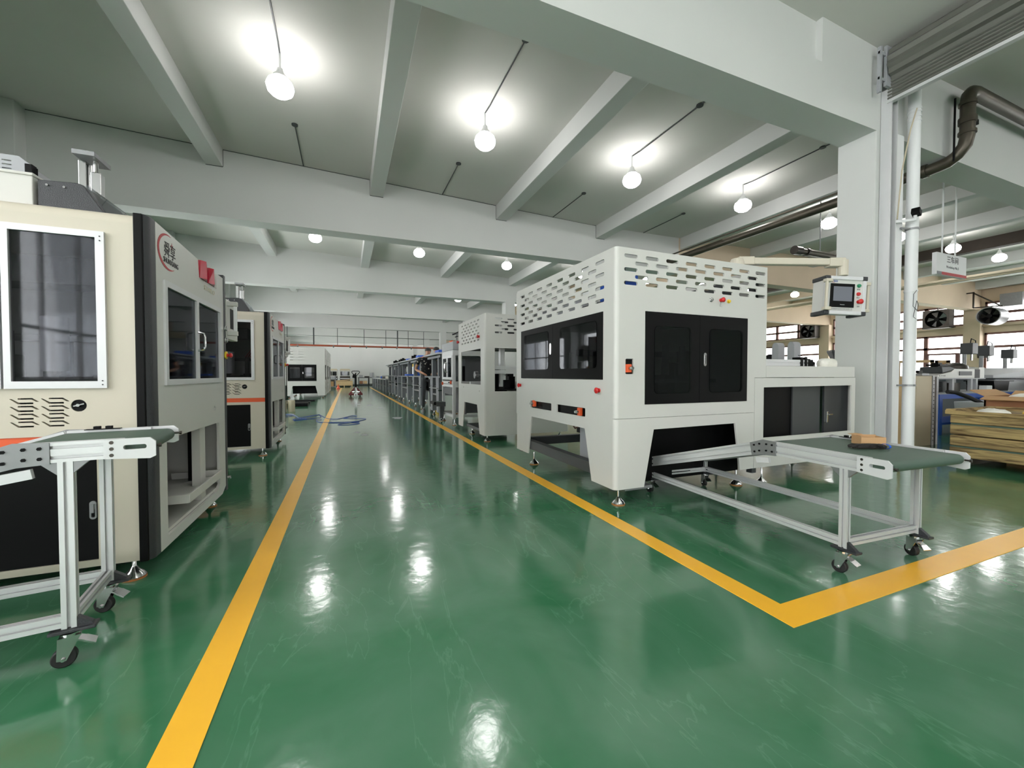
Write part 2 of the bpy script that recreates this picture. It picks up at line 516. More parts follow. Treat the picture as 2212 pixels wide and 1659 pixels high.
for k, (a, e) in enumerate(lw):
    f = MB()
    zt_ = 2.9 if a > 5 else 4.3
    for z in (1.03, 2.0, zt_ - .03): f.box(XL - .2, XL - .13, a, e, z - .03, z + .03)
    for i in range(5):
        y = a + (e - a) * i / 4
        f.box(XL - .2, XL - .13, y - .03, y + .03, 1.0, zt_)
    w = struct(f.build('window_%d' % (k + 20), M['trimw']))  # added daylight windows, out of view on the left
    c = MB().box(XL - .17, XL - .165, a, e, 1.0, zt_).build('pane', M['clear']); c.parent = w
    c.location = c.location - w.location
for k, (a, e) in enumerate(bays):
    struct(MB().box(XW - .12, XW, a - .05, e + .05, 3.30, 3.42).build('trim_%d' % (k + 1), M['beige_pl']))
# cross beams and columns
for k, y in enumerate(YK):
    top = [(XL, zc(XL) + .02), (CX, zc(CX) + .02)]
    bm_ = MB().prism([(XL, BZ), (9.0, BZ), (9.0, zc(9) + .02), (CX, zc(CX) + .02), (XL, zc(XL) + .02)], (0, y, 0), (1, 0, 0), (0, 0, 1), .4)
    if k == 1:
        bm_ = MB().prism([(XL, BZ), (9.0, BZ), (9.0, 4.60), (XL, 4.60)], (0, y, 0), (1, 0, 0), (0, 0, 1), .4)
        bm_.prism([(XL, 4.60), (4.95, 4.60), (4.95, zc(4.95) + .02), (XL, zc(XL) + .02)], (0, y + .07, 0), (1, 0, 0), (0, 0, 1), .33)
        bm_.prism([(4.95, 4.60), (9.0, 4.60), (9.0, zc(9) + .02), (4.95, zc(4.95) + .02)], (0, y, 0), (1, 0, 0), (0, 0, 1), .4)
    struct(bm_.build('trim_%d' % (20 + k), M['plaster']))
    m = M['plaster'] if k <= 1 else M['beige_pl']  # far beam ends carry peach paint plus the warm daylight tint
    struct(MB().prism([(9.0, BZ), (XW, BZ), (XW, zc(XW) + .02), (9.0, zc(9) + .02)], (0, y, 0), (1, 0, 0), (0, 0, 1), .4).build('trim_%d' % (30 + k), m))
    if k not in (0,):
        struct(MB().box(CX, CX + (.23 if k == 1 else .42), y + .0, y + .42, 0, BZ + .01).build('column_%d' % k, M['plaster'], bevel=.01))
    struct(MB().box(XL, XL + .46, y - .25, y + .35, 0, zc(XL) + .02).build('column_%d' % (k + 10), M['plaster'], bevel=.01))
    struct(MB().box(XW - .35, XW, y - .1, y + .45, 0, BZ + .01).build('column_%d' % (k + 20), M['beige_pl']))
# ribs along the aisle
xr = [-5.3, -2.41, .48, 3.33, 6.15, 9.05, 11.95, 14.8, 17.7, 20.6, 23.5, 26.4]
n = 40
for i, x in enumerate(xr):
    for k in range(1, len(YK)):
        if k > 5: continue
        y0 = YK[k] + .4; y1 = YK[k + 1] if k + 1 < len(YK) else YB
        zb = zc(x) - .33
        m = M['plaster'] if (x < 8 or k == 1) else M['beige_pl']
        if x == 17.7: m = M['dark_pl']  # one rib in a darker brown plaster
        struct(MB().box(x, x + .27, y0 - .005, y1 + .005, zb, zb + .5).build('trim_%d' % n, m, bevel=.008)); n += 1
# dark open joint between ceiling and second beam
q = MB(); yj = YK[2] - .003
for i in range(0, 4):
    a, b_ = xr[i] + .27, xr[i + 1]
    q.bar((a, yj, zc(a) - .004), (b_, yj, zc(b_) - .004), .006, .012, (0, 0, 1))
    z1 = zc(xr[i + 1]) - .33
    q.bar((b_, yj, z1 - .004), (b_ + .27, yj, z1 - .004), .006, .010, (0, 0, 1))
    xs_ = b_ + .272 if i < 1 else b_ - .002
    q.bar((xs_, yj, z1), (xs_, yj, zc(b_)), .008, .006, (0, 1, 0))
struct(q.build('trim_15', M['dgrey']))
# floor lines
struct(MB().box(-.53, -.41, -3, 37.2, .0, .0022).build('floor_line_1', M['yellow']))
fl = MB().add([(1.79, 1.15, .0025), (12, 1.15, .0025), (12, 1.295, .0025), (1.915, 1.295, .0025), (1.915, 37.7, .0025), (1.79, 37.7, .0025)], [(0, 1, 2, 3), (0, 3, 4, 5)])
fl.add([(1.79, 1.15, .0), (12, 1.15, .0), (12, 1.295, .0), (1.915, 1.295, .0), (1.915, 37.7, .0), (1.79, 37.7, .0)], [(3, 2, 1, 0), (5, 4, 3, 0)])
fl.add([(1.79, 1.15, 0), (12, 1.15, 0), (12, 1.15, .0025), (1.79, 1.15, .0025), (1.79, 37.7, .0025), (1.79, 37.7, 0)], [(0, 1, 2, 3), (0, 3, 4, 5)])
fl.add([(1.915, 1.295, 0), (12, 1.295, 0), (12, 1.295, .0025), (1.915, 1.295, .0025), (1.915, 37.7, .0025), (1.915, 37.7, 0)], [(0, 1, 2, 3), (0, 3, 4, 5)])
struct(fl.build('floor_line_2', M['yellow']))

# ---------------------------------------------------------------- ceiling lamps
def lamp(x, y, label, group):
    z = zc(x) - .38
    t = thing('ceiling_lamp', label, 'lamp', (x, y, z - .13), group)
    b = MB().lathe([(.0, .31), (.035, .30), (.045, .25), (.08, .21), (.10, .175), (.095, .168), (0, .168)], (x, y, z - .13), 14)
    b.cyl((x, y, z + .13), (x, y, zc(x)), .012, 8)
    b.build('lamp_holder', M['pvc'], t, smooth=True)
    g = MB().lathe([(.0, .17), (.10, .165), (.145, .13), (.165, .07), (.150, .01), (.10, -.035), (.0, -.05)], (x, y, z - .13), 14)
    g.build('bulb', M['light'], t, smooth=True)
    return t
lx = [-3.6, -.78, 2.03, 4.85, 7.7, 10.55, 13.4, 16.2, 19.0, 21.9, 24.8]
nth = ['nearest the left wall', 'over the left machines', 'over the middle of the aisle', 'above the right machines', 'just beyond the column line', 'second beyond the column line',
       'third beyond the column line', 'fourth beyond the column line', 'fifth beyond the column line', 'sixth beyond the column line', 'nearest the right windows']
for yb, wh, js in ((6.12, 'in the nearest bay', range(1, 11)), (12.4, 'in the second bay', range(1, 11)), (-.15, 'in the bay over the camera', range(0, 7)), (-6.3, 'in the bay behind the camera', range(0, 7)),
                   (18.7, 'in the third bay', range(1, 5)), (24.9, 'in the fourth bay', range(1, 5)), (31.2, 'in the fifth bay', range(1, 5)), (37.5, 'in the sixth bay', range(1, 5)), (42.6, 'in the last bay', range(1, 5))):
    for j in js:
        lamp(lx[j], yb, 'lit white ceiling bulb %s, %s' % (wh, nth[j]), 'ceiling bulbs')
short = {-.78: 'leftmost', 2.03: 'second', 4.85: 'third', 7.7: 'fourth', 10.55: 'fifth'}
for x in short:
    z = zc(x) - .012
    c = MB().tube([(x + .02, 3.4, z), (x + .02, 4.6, z), (x + .01, 5.9, z - .01), (x, 6.1, z)], .009, 6)
    c.lathe([(.0, 0), (.05, 0), (.05, .02), (0, .02)], (x + .02, 4.6, z - .01), 10)
    tag(c.build('ceiling_conduit', M['dgrey']), 'thin dark conduit along the ceiling leading to the %s near bulb from the left' % short[x], 'cable', 'ceiling conduits')
    c = MB().tube([(x, 7.75, z), (x, 8.4, z), (x, 9.2, z)], .009, 6)
    c.lathe([(.0, 0), (.05, 0), (.05, .02), (0, .02)], (x, 7.75, z - .01), 10)
    tag(c.build('ceiling_conduit', M['dgrey']), 'short conduit stub with ceiling box behind the %s near bulb from the left' % short[x], 'cable', 'ceiling conduits')

# ---------------------------------------------------------------- shared fittings
def foot(t, x, y, ztop, r=.05):
    b = MB().lathe([(0, .004), (r * .95, .004), (r, .012), (r * .8, .028), (r * .45, .045), (r * .28, .06), (.010, .066), (.010, ztop), (0, ztop)], (x, y, 0), 18)
    p = b.build('levelling_foot', M['steel'], t, smooth=True)
    MB().lathe([(0, 0), (r * 1.03, 0), (r * 1.03, .008), (0, .008)], (x, y, 0), 18).build('foot_pad', M['amber'], p)
def estop(t, c, n, r=.022):
    n = Vector(n); c = Vector(c)
    k = MB().lathe([(0, .0), (r * .75, 0), (r * .75, .012), (r * .5, .014), (r * .5, .022), (r, .026), (r, .036), (r * .6, .044), (0, .046)], c, 16, n)
    return k.build('emergency_stop', M['red'], t, smooth=True)
def button(t, c, n, m, r=.012, name='push_button'):
    c = Vector(c)
    MB().lathe([(0, 0), (r * 1.3, 0), (r * 1.3, .006), (r, .008), (r, .016), (0, .018)], c, 14, n).build(name, m, t, smooth=True)
def isolator(t, c, n, s=.05):
    c = Vector(c); n = Vector(n); u, v, _ = basis(n)
    b = MB().bar(c, c + n * .035, s * .8, s * 1.35, (0, 0, 1)) if abs(n.z) < .5 else MB()
    p = b.build('isolator_box', M['orange'], t, bevel=.004)
    MB().cyl(c + n * .03, c + n * .075, .012, 10).cyl(c + n * .05, c + n * .06, .016, 10).build('isolator_knob', M['steel'], p)
def caster(t, x, y, ztop, hd=0., name='caster', side=1):
    # top plate height ztop; heading hd
    d = Vector((math.cos(hd), math.sin(hd), 0)); s = Vector((-d.y, d.x, 0)); r = .036
    wc = Vector((x, y, r)) - d * .018
    b = MB().lathe([(0, ztop - .012), (.026, ztop - .012), (.026, ztop - .002), (.03, ztop), (0, ztop)], (x, y, 0), 14)
    for q in (-1, 1):
        o = wc + s * (q * .021)
        pts = [Vector((x, y, 0)) + d * .030 + Vector((0, 0, ztop - .012)), Vector((x, y, 0)) - d * .032 + Vector((0, 0, ztop - .012)), wc - d * .018 - Vector((0, 0, .002)) , wc + d * .008 - Vector((0, 0, .008))]
        pts = [p + s * (q * .021) - s * (0 if abs((p - wc).dot(s)) < 1e-9 else 0) for p in pts]
        b.loft([[p + s * .0015 for p in pts], [p - s * .0015 for p in pts]])
    b.bar(Vector((x, y, ztop - .014)) - d * .03, Vector((x, y, ztop - .014)) + d * .03, .046, .004)
    b.bar(Vector((x, y, ztop - .016)) - d * .01, Vector((x, y, ztop - .044)) + d * .042, .044, .006)
    b.bar(Vector((x, y, ztop - .042)) + d * .038, Vector((x, y, ztop - .062)) + d * .068, .05, .006)
    b.cyl(wc - s * .03, wc + s * .03, .006, 10)
    p = b.build(name, M['steel'], t)
    MB().cyl(wc - s * .014, wc + s * .014, r, 22).build('wheel', M['rubber'], p, bevel=.004, smooth=True)
    return p
def bolt(b, c, n, r=.009, h=.008):
    b.cyl(c, Vector(c) + Vector(n) * h, r, 6)

# ---------------------------------------------------------------- left cream machines
def left_machine(o, lab):
    ox, oy = o
    t = thing('packaging_machine', lab, 'machine', (ox - .7, oy + .7, 0), 'cream machines on the left of the aisle')
    X = lambda a: ox + a
    Y = lambda a: oy + a
    W = 1.62
    # front sheet with rounded top
    vent = []
    for cx in (-.545, -.438, -.331 - .4 * 0):
        pass
    def svent(x, z):
        return [[(x, z), (x + .026, z - .019), (x + .078, z - .019), (x + .078, z - .027), (x + .022, z - .027), (x - .008, z - .003 + .003)],
                [(x + .022, z + .003), (x + .075, z + .003), (x + .1, z - .016), (x + .088, z - .016), (x + .071, z - .004), (x + .022, z - .004)]]
    hol = []
    for cx in (-1.40, -1.29, -.553, -.440):
        for k in range(4):
            hol += svent(cx + .008, .982 - k * .0385)
    hol.append(rect(-1.18, -.19, 1.042, 1.828))
    hol.append(circ(-.297, .943, .031))
    out = [(-W, .79), (-.05, .79), (-.05, 1.90), (-W, 1.90)]
    MB().panel(out, hol, (ox, oy, 0), th=.02, **XZ).build('front_panel', M['cream'], t)
    # rounded top shoulder and roof
    prof_ = [(0, 1.90)] + [(.055 - .055 * math.cos(R(a)), 1.90 + .055 * math.sin(R(a))) for a in (15, 35, 55, 75, 90)] + [(1.42, 1.955), (1.42, 1.93), (.06, 1.93), (.02, 1.90)]
    MB().loft([[(x, oy + a, z) for a, z in prof_] for x in (ox - W, ox - .05)]).build('top_cover', M['cream'], t, smooth=True)
    MB().box(X(-W), X(-.05), Y(.005), Y(.03), .732, .79).build('orange_stripe', M['orange'], t)
    MB().panel([(-W, .10), (-.05, .10), (-.05, .735), (-W, .735)], [rect(-1.20, -.232, .135, .70)], (ox, oy, 0), th=.02, **XZ).build('lower_panel', M['cream'], t, bevel=.003)
    dr = MB().box(X(-1.197), X(-.235), Y(.004), Y(.022), .138, .697).build('cabinet_door', M['dblack'], t)
    h = MB().panel(rrect(-.264, -.236, .35, .445, .013), [rrect(-.258, -.242, .36, .405, .006)], (ox, oy - .004, 0), th=.008, **XZ)
    h.box(X(-.256), X(-.244), Y(-.012), Y(-.003), .385, .43)
    h.build('door_latch', M['galv'], dr)
    k = MB().cyl((X(-.297), Y(.012), .943), (X(-.297), Y(.006), .943), .03, 20).build('gauge', M['dblack'], t)
    MB().bar((X(-.318), Y(.0), .94), (X(-.276), Y(.0), .952), .004, .006).cyl((X(-.297), Y(.005), .945), (X(-.297), Y(-.01), .945), .008, 6).build('gauge_lever', M['steel'], k)
    # front window doors (aluminium frames)
    for x0, x1 in ((-.562, -.178), (-.956, -.572), (-1.19, -.966)):
        f = MB().panel(rect(x0, x1, 1.032, 1.838), [rect(x0 + .026, x1 - .036, 1.068, 1.806)], (ox, oy - .016, 0), th=.022, **XZ)
        d = f.build('window_door', M['alug'], t, bevel=.0015)
        MB().box(X(x0 + .024), X(x1 - .034), Y(-.006), Y(-.002), 1.066, 1.808).build('pane', M['smoke'], d)
        s = MB()
        for q in (0, 1):
            for zz in (1.79 + .022 * q, 1.05 + .02 * q):
                bolt(s, (X(x1 - .016), Y(-.016), zz), (0, -1, 0), .0035, .003)
        s.build('hinge_screw', M['dgrey'], d)
    # dark corner strip
    co = []
    for a in range(0, 91, 15):
        co.append((X(-.045 + .045 * math.sin(R(a))), Y(.03 - .045 * math.cos(R(a)))))
    co = [(X(-.05), Y(.02)), (X(-.05), Y(-.015))] + co + [(X(0), Y(.085)), (X(-.02), Y(.085))]
    zt = 1.955
    MB().loft([[(a, b_, z) for a, b_ in co] for z in (.098, zt)]).build('corner_strip', M['charcoal'], t, bevel=.006, smooth=True)
    MB().box(X(-.058), X(-.02), Y(-.022), Y(.02), .098, 1.953).build('corner_seal', M['dblack'], t, bevel=.004)
    # aisle side panel
    out = [(.085, .10), (1.30, .10), (1.40, .145), (1.40, 1.925), (1.22, 1.925), (1.22, 1.80), (.80, 1.80), (.78, 1.925), (.085, 1.952)]
    hs = [rect(.17, 1.295, 1.045, 1.645), [(.185, .158), (.185, .725), (1.20, .712), (1.235, .70), (1.235, .20), (1.14, .158)], circ(1.12, .835, .018, 12)]
    MB().panel(out, hs, (ox, oy, 0), th=.02, **YZp).build('side_panel', M['white'], t, bevel=.002)
    MB().box(X(-.05), X(0.004), Y(1.40), Y(1.455), .10, 1.955).build('rear_strip', M['charcoal'], t, bevel=.004)
    # side window: frame, two sliding panes
    f = MB().panel(rect(.17, 1.30, 1.04, 1.65), [rect(.205, .70, 1.075, 1.615), rect(.745, 1.265, 1.075, 1.615)], (ox + .012, oy, 0), th=.03, **YZp)
    d = f.build('side_window', M['alug'], t, bevel=.0015)
    MB().box(X(-.004), X(.0), Y(.2), Y(.705), 1.07, 1.62).box(X(-.009), X(-.005), Y(.74), Y(1.27), 1.07, 1.62).build('pane', M['tint'], d)
    hp = []
    for y in (.715,):
        pts = [(X(.008), Y(y), 1.27), (X(.045), Y(y), 1.28), (X(.05), Y(y), 1.30), (X(.05), Y(y), 1.37), (X(.045), Y(y), 1.39), (X(.008), Y(y), 1.40)]
        MB().tube(pts, .008, 8).build('handle', M['steel'], d, smooth=True)
    # interior
    MB().box(X(-W + .02), X(-.03), Y(.03), Y(1.38), .80, .83).build('machine_bed', M['dgrey'], t)
    MB().box(X(-W), X(-W + .02), Y(.02), Y(1.42), .12, 1.93).box(X(-W), X(-.02), Y(1.40), Y(1.42), .12, 1.93).build('rear_panel', M['white2'], t)
    inn = MB()
    random.seed(int(abs(oy) * 10))
    inn.box(X(-1.2), X(-.15), Y(.5), Y(.56), 1.3, 1.34).box(X(-1.2), X(-.15), Y(.5), Y(.54), 1.06, 1.09)
    for k in range(5):
        xx = -1.1 + .22 * k
        inn.box(X(xx), X(xx + .07), Y(.45), Y(.6), .83, 1.1 + .12 * (k % 3))
        inn.cyl((X(xx + .1), Y(.4), 1.1), (X(xx + .1), Y(.4), 1.35), .03, 10)
    inn.box(X(-.45), X(-.12), Y(.7), Y(.95), .83, 1.14).box(X(-1.0), X(-.6), Y(.6), Y(1.1), .83, 1.0)
    inn.box(X(-.9), X(-.3), Y(.25), Y(.5), 1.60, 1.75)
    inn.build('mechanism', M['dgrey'], t, bevel=.004)
    i2 = MB().cyl((X(-.52), Y(.28), 1.12), (X(-.52), Y(.28), 1.42), .055, 18)
    i2.cyl((X(-.3), Y(.5), 1.02), (X(-.3), Y(.72), 1.02), .04, 14).box(X(-.4), X(-.22), Y(.4), Y(.44), 1.12, 1.22)
    i2.cyl((X(-.2), Y(.95), .83), (X(-.2), Y(.95), 1.2), .05, 14).box(X(-.26), X(-.12), Y(.86), Y(1.05), 1.2, 1.23)
    i2.build('feed_drum', M['alug'], t, smooth=True)
    i3 = MB()
    for k in range(3):
        i3.tube([(X(-.35 + .03 * k), Y(.35), 1.35), (X(-.28 + .03 * k), Y(.33), 1.45), (X(-.22 + .02 * k), Y(.35), 1.35), (X(-.22 + .02 * k), Y(.37), 1.15)], .006, 6)
    i3.build('air_hose', M['red'], t, smooth=True)
    # lower side opening: inner box, bracket, pull-out tray
    MB().box(X(-.55), X(-.5), Y(.05), Y(1.38), .12, .78).build('inner_panel', M['black'], t)
    MB().box(X(-.08), X(-.03), Y(.86), Y(.98), .17, .78).box(X(-.5), X(-.02), Y(.1), Y(1.38), .16, .18).build('bracket', M['white2'], t)
    MB().box(X(-.16), X(-.12), Y(1.05), Y(1.2), .20, .76).build('cable_trunking', M['black'], t)
    tr = MB()
    for a, b_ in (((-.30, .42), (.03, .42)), ((.03, .42), (.03, 1.16)), ((.03, 1.16), (-.30, 1.16))):
        tr.bar((X(a[0]), Y(a[1]), .305), (X(b_[0]), Y(b_[1]), .305), .012, .055)
    tr.box(X(-.3), X(.02), Y(.43), Y(1.15), .28, .284)
    tr.build('pull_out_tray', M['white2'], t, bevel=.002)
    # red logo blocks in the notch and lettering
    for q, (a, c) in enumerate(((.815, .985), (1.005, 1.16))):
        w = MB().add([(X(.0), Y(a), 1.802), (X(.03), Y((a + c) / 2 - .03), 1.802), (X(0), Y(c), 1.802), (X(-.08), Y(c), 1.802), (X(-.08), Y(a), 1.802),
                      (X(.0), Y(a + .025), 1.935 - q * .01), (X(.024), Y((a + c) / 2 - .02), 1.935 - q * .01), (X(0), Y(c - .0), 1.93 - q * .01), (X(-.08), Y(c), 1.93 - q * .01), (X(-.08), Y(a), 1.93 - q * .01)],
                     [(0, 1, 6, 5), (1, 2, 7, 6), (2, 3, 8, 7), (3, 4, 9, 8), (4, 0, 5, 9), (5, 6, 7, 8, 9), (4, 3, 2, 1, 0)])
        w.build('logo_block', M['crimson'], t)
    MB().box(X(-.09), X(-.03), Y(.79), Y(1.23), 1.80, 1.915).build('logo_recess', M['white2'], t)
    MB().text('STARLO', (ox + .001, Y(1.03), 1.735), (0, 1, 0), (0, 0, 1), .05, .26).build('pale_lettering', M['goldink'], t)
    # crescent emblem
    pts_o, pts_i = [], []
    cy, cz, ry, rz = .255, 1.825, .15, .105
    for k in range(25):
        a = R(75 + (305 - 75) * k / 24)
        th = .022 * math.sin(math.pi * min(max((k + .3) / 24.6, 0), 1)) + .001
        pts_o.append((cy + ry * math.cos(a), cz + rz * math.sin(a)))
        pts_i.append((cy + (ry - th) * math.cos(a), cz + (rz - th) * math.sin(a)))
    lg = MB()
    for k in range(24):
        lg.prism([pts_o[k], pts_o[k + 1], pts_i[k + 1], pts_i[k]], (ox + .0015, oy, 0), (0, 1, 0), (0, 0, 1), .001)
    lg.prism([(cy + .035, cz + .055), (cy + .05, cz + .052), (cy + .055, cz + .072), (cy + .06, cz + .052), (cy + .078, cz + .05), (cy + .06, cz + .045), (cy + .055, cz + .03), (cy + .048, cz + .045)], (ox + .0015, oy, 0), (0, 1, 0), (0, 0, 1), .001)
    em = lg.build('emblem', M['redink'], t)
    MB().text('舜享', (ox + .001, Y(cy + .025), cz - .022), (0, 1, 0), (0, 0, 1), .095, .165).text('SHUNXIANG', (ox + .001, Y(cy + .04), cz - .066), (0, 1, 0), (0, 0, 1), .044, .22).build('emblem_lettering', M['ink'], em)
    # buttons at far end of the side and pendant
    for z in (1.50, 1.40):
        button(t, (X(.004), Y(1.43), z), (1, 0, 0), M['steel'], .02, 'selector_switch')
    MB().cyl((X(.004), Y(1.43), 1.27), (X(.016), Y(1.43), 1.27), .033, 20).build('yellow_collar', M['yplast'], t)
    estop(t, (X(.012), Y(1.43), 1.27), (1, 0, 0), .02)
    MB().cyl((X(-.01), Y(1.43), .21), (X(.03), Y(1.43), .21), .014, 10).build('bolt', M['steel'], t)
    pn = MB().box(X(-.06), X(.0), Y(1.50), Y(1.88), 1.42, 1.77).build('pendant_panel', M['white2'], t, bevel=.006)
    MB().box(X(-.30), X(-.06), Y(1.66), Y(1.72), 1.57, 1.63).box(X(-.3), X(-.24), Y(1.40), Y(1.72), 1.57, 1.63).build('pendant_arm', M['white2'], t)
    for zz in (1.73, 1.47):
        MB().box(X(0), X(.075), Y(1.52), Y(1.56), zz - .02, zz + .02).build('handle_end', M['white2'], pn, bevel=.003)
    MB().box(X(.045), X(.07), Y(1.525), Y(1.555), 1.47, 1.73).build('handle_grip', M['trimw'], pn, bevel=.004)
    MB().box(X(.001), X(.003), Y(1.62), Y(1.84), 1.52, 1.70).build('screen', M['dblack'], pn)
    # equipment on the roof
    MB().box(X(-W + .02), X(-.573), Y(.24), Y(.9), 1.95, 2.17).box(X(-W + .01), X(-.566), Y(.23), Y(.91), 2.165, 2.18).build('roof_box', M['white2'], t, bevel=.004)
    hd = [(-.56, 1.95), (-.56, 2.155), (-.40, 2.165), (-.372, 2.155), (-.285, 2.02), (-.285, 1.95)]
    MB().prism([(a, z) for a, z in hd], (ox, oy + .25, 0), (1, 0, 0), (0, 0, 1), .5).build('roof_hood', M['charcoal'], t, bevel=.005)
    s = MB()
    for xx in (-.52, -.45):
        s.cyl((X(xx), Y(.25), 2.13), (X(xx), Y(.243), 2.13), .006, 8)
    s.build('screw', M['steel'], t)
    MB().prism([(-.372, 2.16), (-.362, 2.165), (-.262, 1.985), (-.235, 1.95), (-.285, 1.95)], (ox, oy + .27, 0), (1, 0, 0), (0, 0, 1), .46).build('clear_cover', M['clear'], t)
    p = MB()
    p.box(X(-.47), X(-.435), Y(.42), Y(.47), 2.15, 2.36).box(X(-.415), X(-.37), Y(.42), Y(.47), 2.15, 2.30).cyl((X(-.425), Y(.445), 2.15), (X(-.425), Y(.445), 2.35), .008, 8)
    p.cyl((X(-.395), Y(.43), 2.30), (X(-.395), Y(.43), 2.37), .012, 10)
    pc = p.build('press_cylinder', M['steel'], t, bevel=.003)
    MB().box(X(-.47), X(-.37), Y(.36), Y(.54), 2.37, 2.395).build('press_bar', M['galv'], t)
    pb = [rrect(-.79 - .0 + k * .06 - .36, -.75 + k * .06 - .36, 2.30 - j * .022 - .006, 2.30 - j * .022 + .001, .003, 2) for k in range(7) for j in range(6)]
    MB().panel([(-1.22, 2.17), (-.66, 2.17), (-.66, 2.28), (-.72, 2.33), (-1.22, 2.33)], pb, (ox, oy + .42, 0), th=.004, **XZ).box(X(-1.22), X(-.665), Y(.43), Y(.75), 2.17, 2.275).build('vented_box', M['lgrey'], t)
    MB().box(X(-.635), X(-.605), Y(.3), Y(.34), 2.17, 2.25).cyl((X(-.6), Y(.33), 2.17), (X(-.6), Y(.33), 2.24), .004, 6).build('black_plug', M['dblack'], t, bevel=.003)
    for fx, fy in ((-.1, .0 + .03), (-1.5, .03), (-.1, 1.32), (-1.5, 1.32)):
        foot(t, X(fx), Y(fy), .12, .052)
    return t

LM = left_machine((-.98, 2.76), 'cream machine with red crescent emblem, nearest on the left, beside the small belt conveyor')
dup(LM, Vector(LM.location) + Vector((0, 3.62, 0)), label='cream machine with red crescent emblem, farther one on the left, behind the nearest cream machine')

# ---------------------------------------------------------------- perforated white machines (right of aisle)
def slot_rows(u0, u1, z0, rows, nodd, ln=.135, h=.030, dz=.055):
    out = []
    step = (u1 - u0) / (nodd - 1)
    for r_ in range(rows):
        k0 = 0 if r_ % 2 == 0 else .5
        cnt = nodd if r_ % 2 == 0 else nodd - 1
        for k in range(cnt):
            c = u0 + (k + k0) * step; z = z0 - r_ * dz
            out.append(rrect(c - ln / 2, c + ln / 2, z - h / 2, z + h / 2, h / 2 - .001, 4))
    return out

def shell_corner(x, y, r, z0, z1):
    # rounded vertical corner piece at the (-x,-y) corner
    o = [(x + r - r * math.cos(R(a)), y + r - r * math.sin(R(a))) for a in range(0, 91, 15)]
    i = [(x + r - (r - .015) * math.cos(R(a)), y + r - (r - .015) * math.sin(R(a))) for a in range(90, -1, -15)]
    return MB().loft([[(a, b, z) for a, b in o + i] for z in (z0, z1)])

AX0, AX1, AY0, AY1, AZ0, AZ1 = 2.035, 3.82, 2.76, 4.84, .145, 2.15
t = thing('inspection_machine', 'large white machine with slotted top and black doors, nearest on the right', 'machine', ((AX0 + AX1) / 2, (AY0 + AY1) / 2, 0))
r_ = .035
SEAM = .735
shell_corner(AX0, AY0, r_, AZ0, SEAM - .0015).build('lower_corner', M['white'], t, smooth=True)
shell_corner(AX0, AY0, r_, SEAM + .0015, AZ1).build('upper_corner', M['white'], t, smooth=True)
# front upper
holes = slot_rows(2.185, 3.725, 2.083, 5, 8, .137, .031, .0555)
holes += [rect(2.335, 3.555, .848, 1.640), rrect(2.135, 2.215, 1.107, 1.235, .008)]
MB().panel([(AX0 + r_, SEAM + .0015), (3.66, SEAM + .0015), (3.66, 1.074), (AX1, 1.074), (AX1, AZ1), (AX0 + r_, AZ1)], holes, (0, AY0, 0), th=.015, **XZ).build('front_panel', M['white'], t, bevel=.0012, seg=1)
# front lower with legs
MB().panel([(AX0 + r_, AZ0), (2.335, AZ0), (2.435, .632), (3.405, .642), (3.475, .19), (3.66, .19), (3.66, SEAM - .0015), (AX0 + r_, SEAM - .0015)], [], (0, AY0, 0), th=.015, **XZ).build('front_apron', M['white'], t, bevel=.0012, seg=1)
# left side (u = -y)
sl = slot_rows(-(4.66), -(2.99), 2.073, 7, 8, .135, .031, .0555)
hs = sl + [[(-y, z) for y, z in rect(2.935, 4.70, 1.058, 1.645)], [(-y, z) for y, z in rrect(3.885, 4.42, .712, .793, .012)], [(-y, z) for y, z in rrect(3.213, 3.765, .712, .793, .012)]]
out = [(-(AY0 + r_), AZ0), (-(AY0 + r_), AZ1), (-AY1, AZ1 + .02), (-AY1, AZ0), (-4.49, AZ0), (-4.396, .605), (-3.221, .605), (-3.105, AZ0)]
MB().panel(out, hs, (AX0, 0, 0), th=.015, **YZm).build('aisle_side_panel', M['white'], t, bevel=.0012, seg=1)
# rear and right shells
hr = slot_rows(2.2, 3.7, 2.073, 5, 8, .135, .031, .0555) 
MB().panel([(AX0, .6), (AX1, .6), (AX1, AZ1), (AX0, AZ1)], hr, (0, AY1, 0), th=.015, **XZ).build('rear_panel', M['white'], t)
MB().panel([(-AY0 - .02, .2), (-AY1, .2), (-AY1, AZ1), (-AY0 - .02, AZ1)], slot_rows(-4.66, -2.99, 2.073, 7, 8), (AX1 - .015, 0, 0), th=.015, **YZm).build('far_side_panel', M['white'], t)
fr = MB()
for x in (AX0 + .06, AX1 - .06):
    for y in (AY0 + .1, AY1 - .06):
        fr.box(x - .03, x + .03, y - .03, y + .03, .12, 2.1)
    fr.box(x - .03, x + .03, AY0 + .1, AY1 - .06, .82, .88)
fr.box(AX0 + .06, AX1 - .06, AY0 + .06, AY1 - .06, .84, .86)
fr.box(AX0 + .02, AX0 + .1, AY0 + .08, AY1 - .03, .20, .30)
fr.box(AX0 + .1, AX1 - .06, AY1 - .14, AY1 - .06, .20, .30)
fr.build('inner_frame', M['dgrey'], t)
MB().box(AX0 + .04, AX1 - .03, AY0 + .04, AY1 - .03, 1.68, 1.70).build('light_stop_deck', M['lgrey'], t)  # added plate that keeps light out, so the windows stay dark inside
MB().box(2.20, 3.72, 2.98, 3.0, .12, .84).box(AX0 + .75, AX0 + .77, 3.0, 4.6, .35, .84).build('inner_guard', M['dblack'], t)
mech = MB()
for k in range(6):
    x = 2.3 + .22 * k
    mech.box(x, x + .1, 3.3, 3.5, .86, 1.1 + .13 * (k % 3)).cyl((x + .05, 3.25, 1.1), (x + .05, 3.25, 1.4), .035, 10)
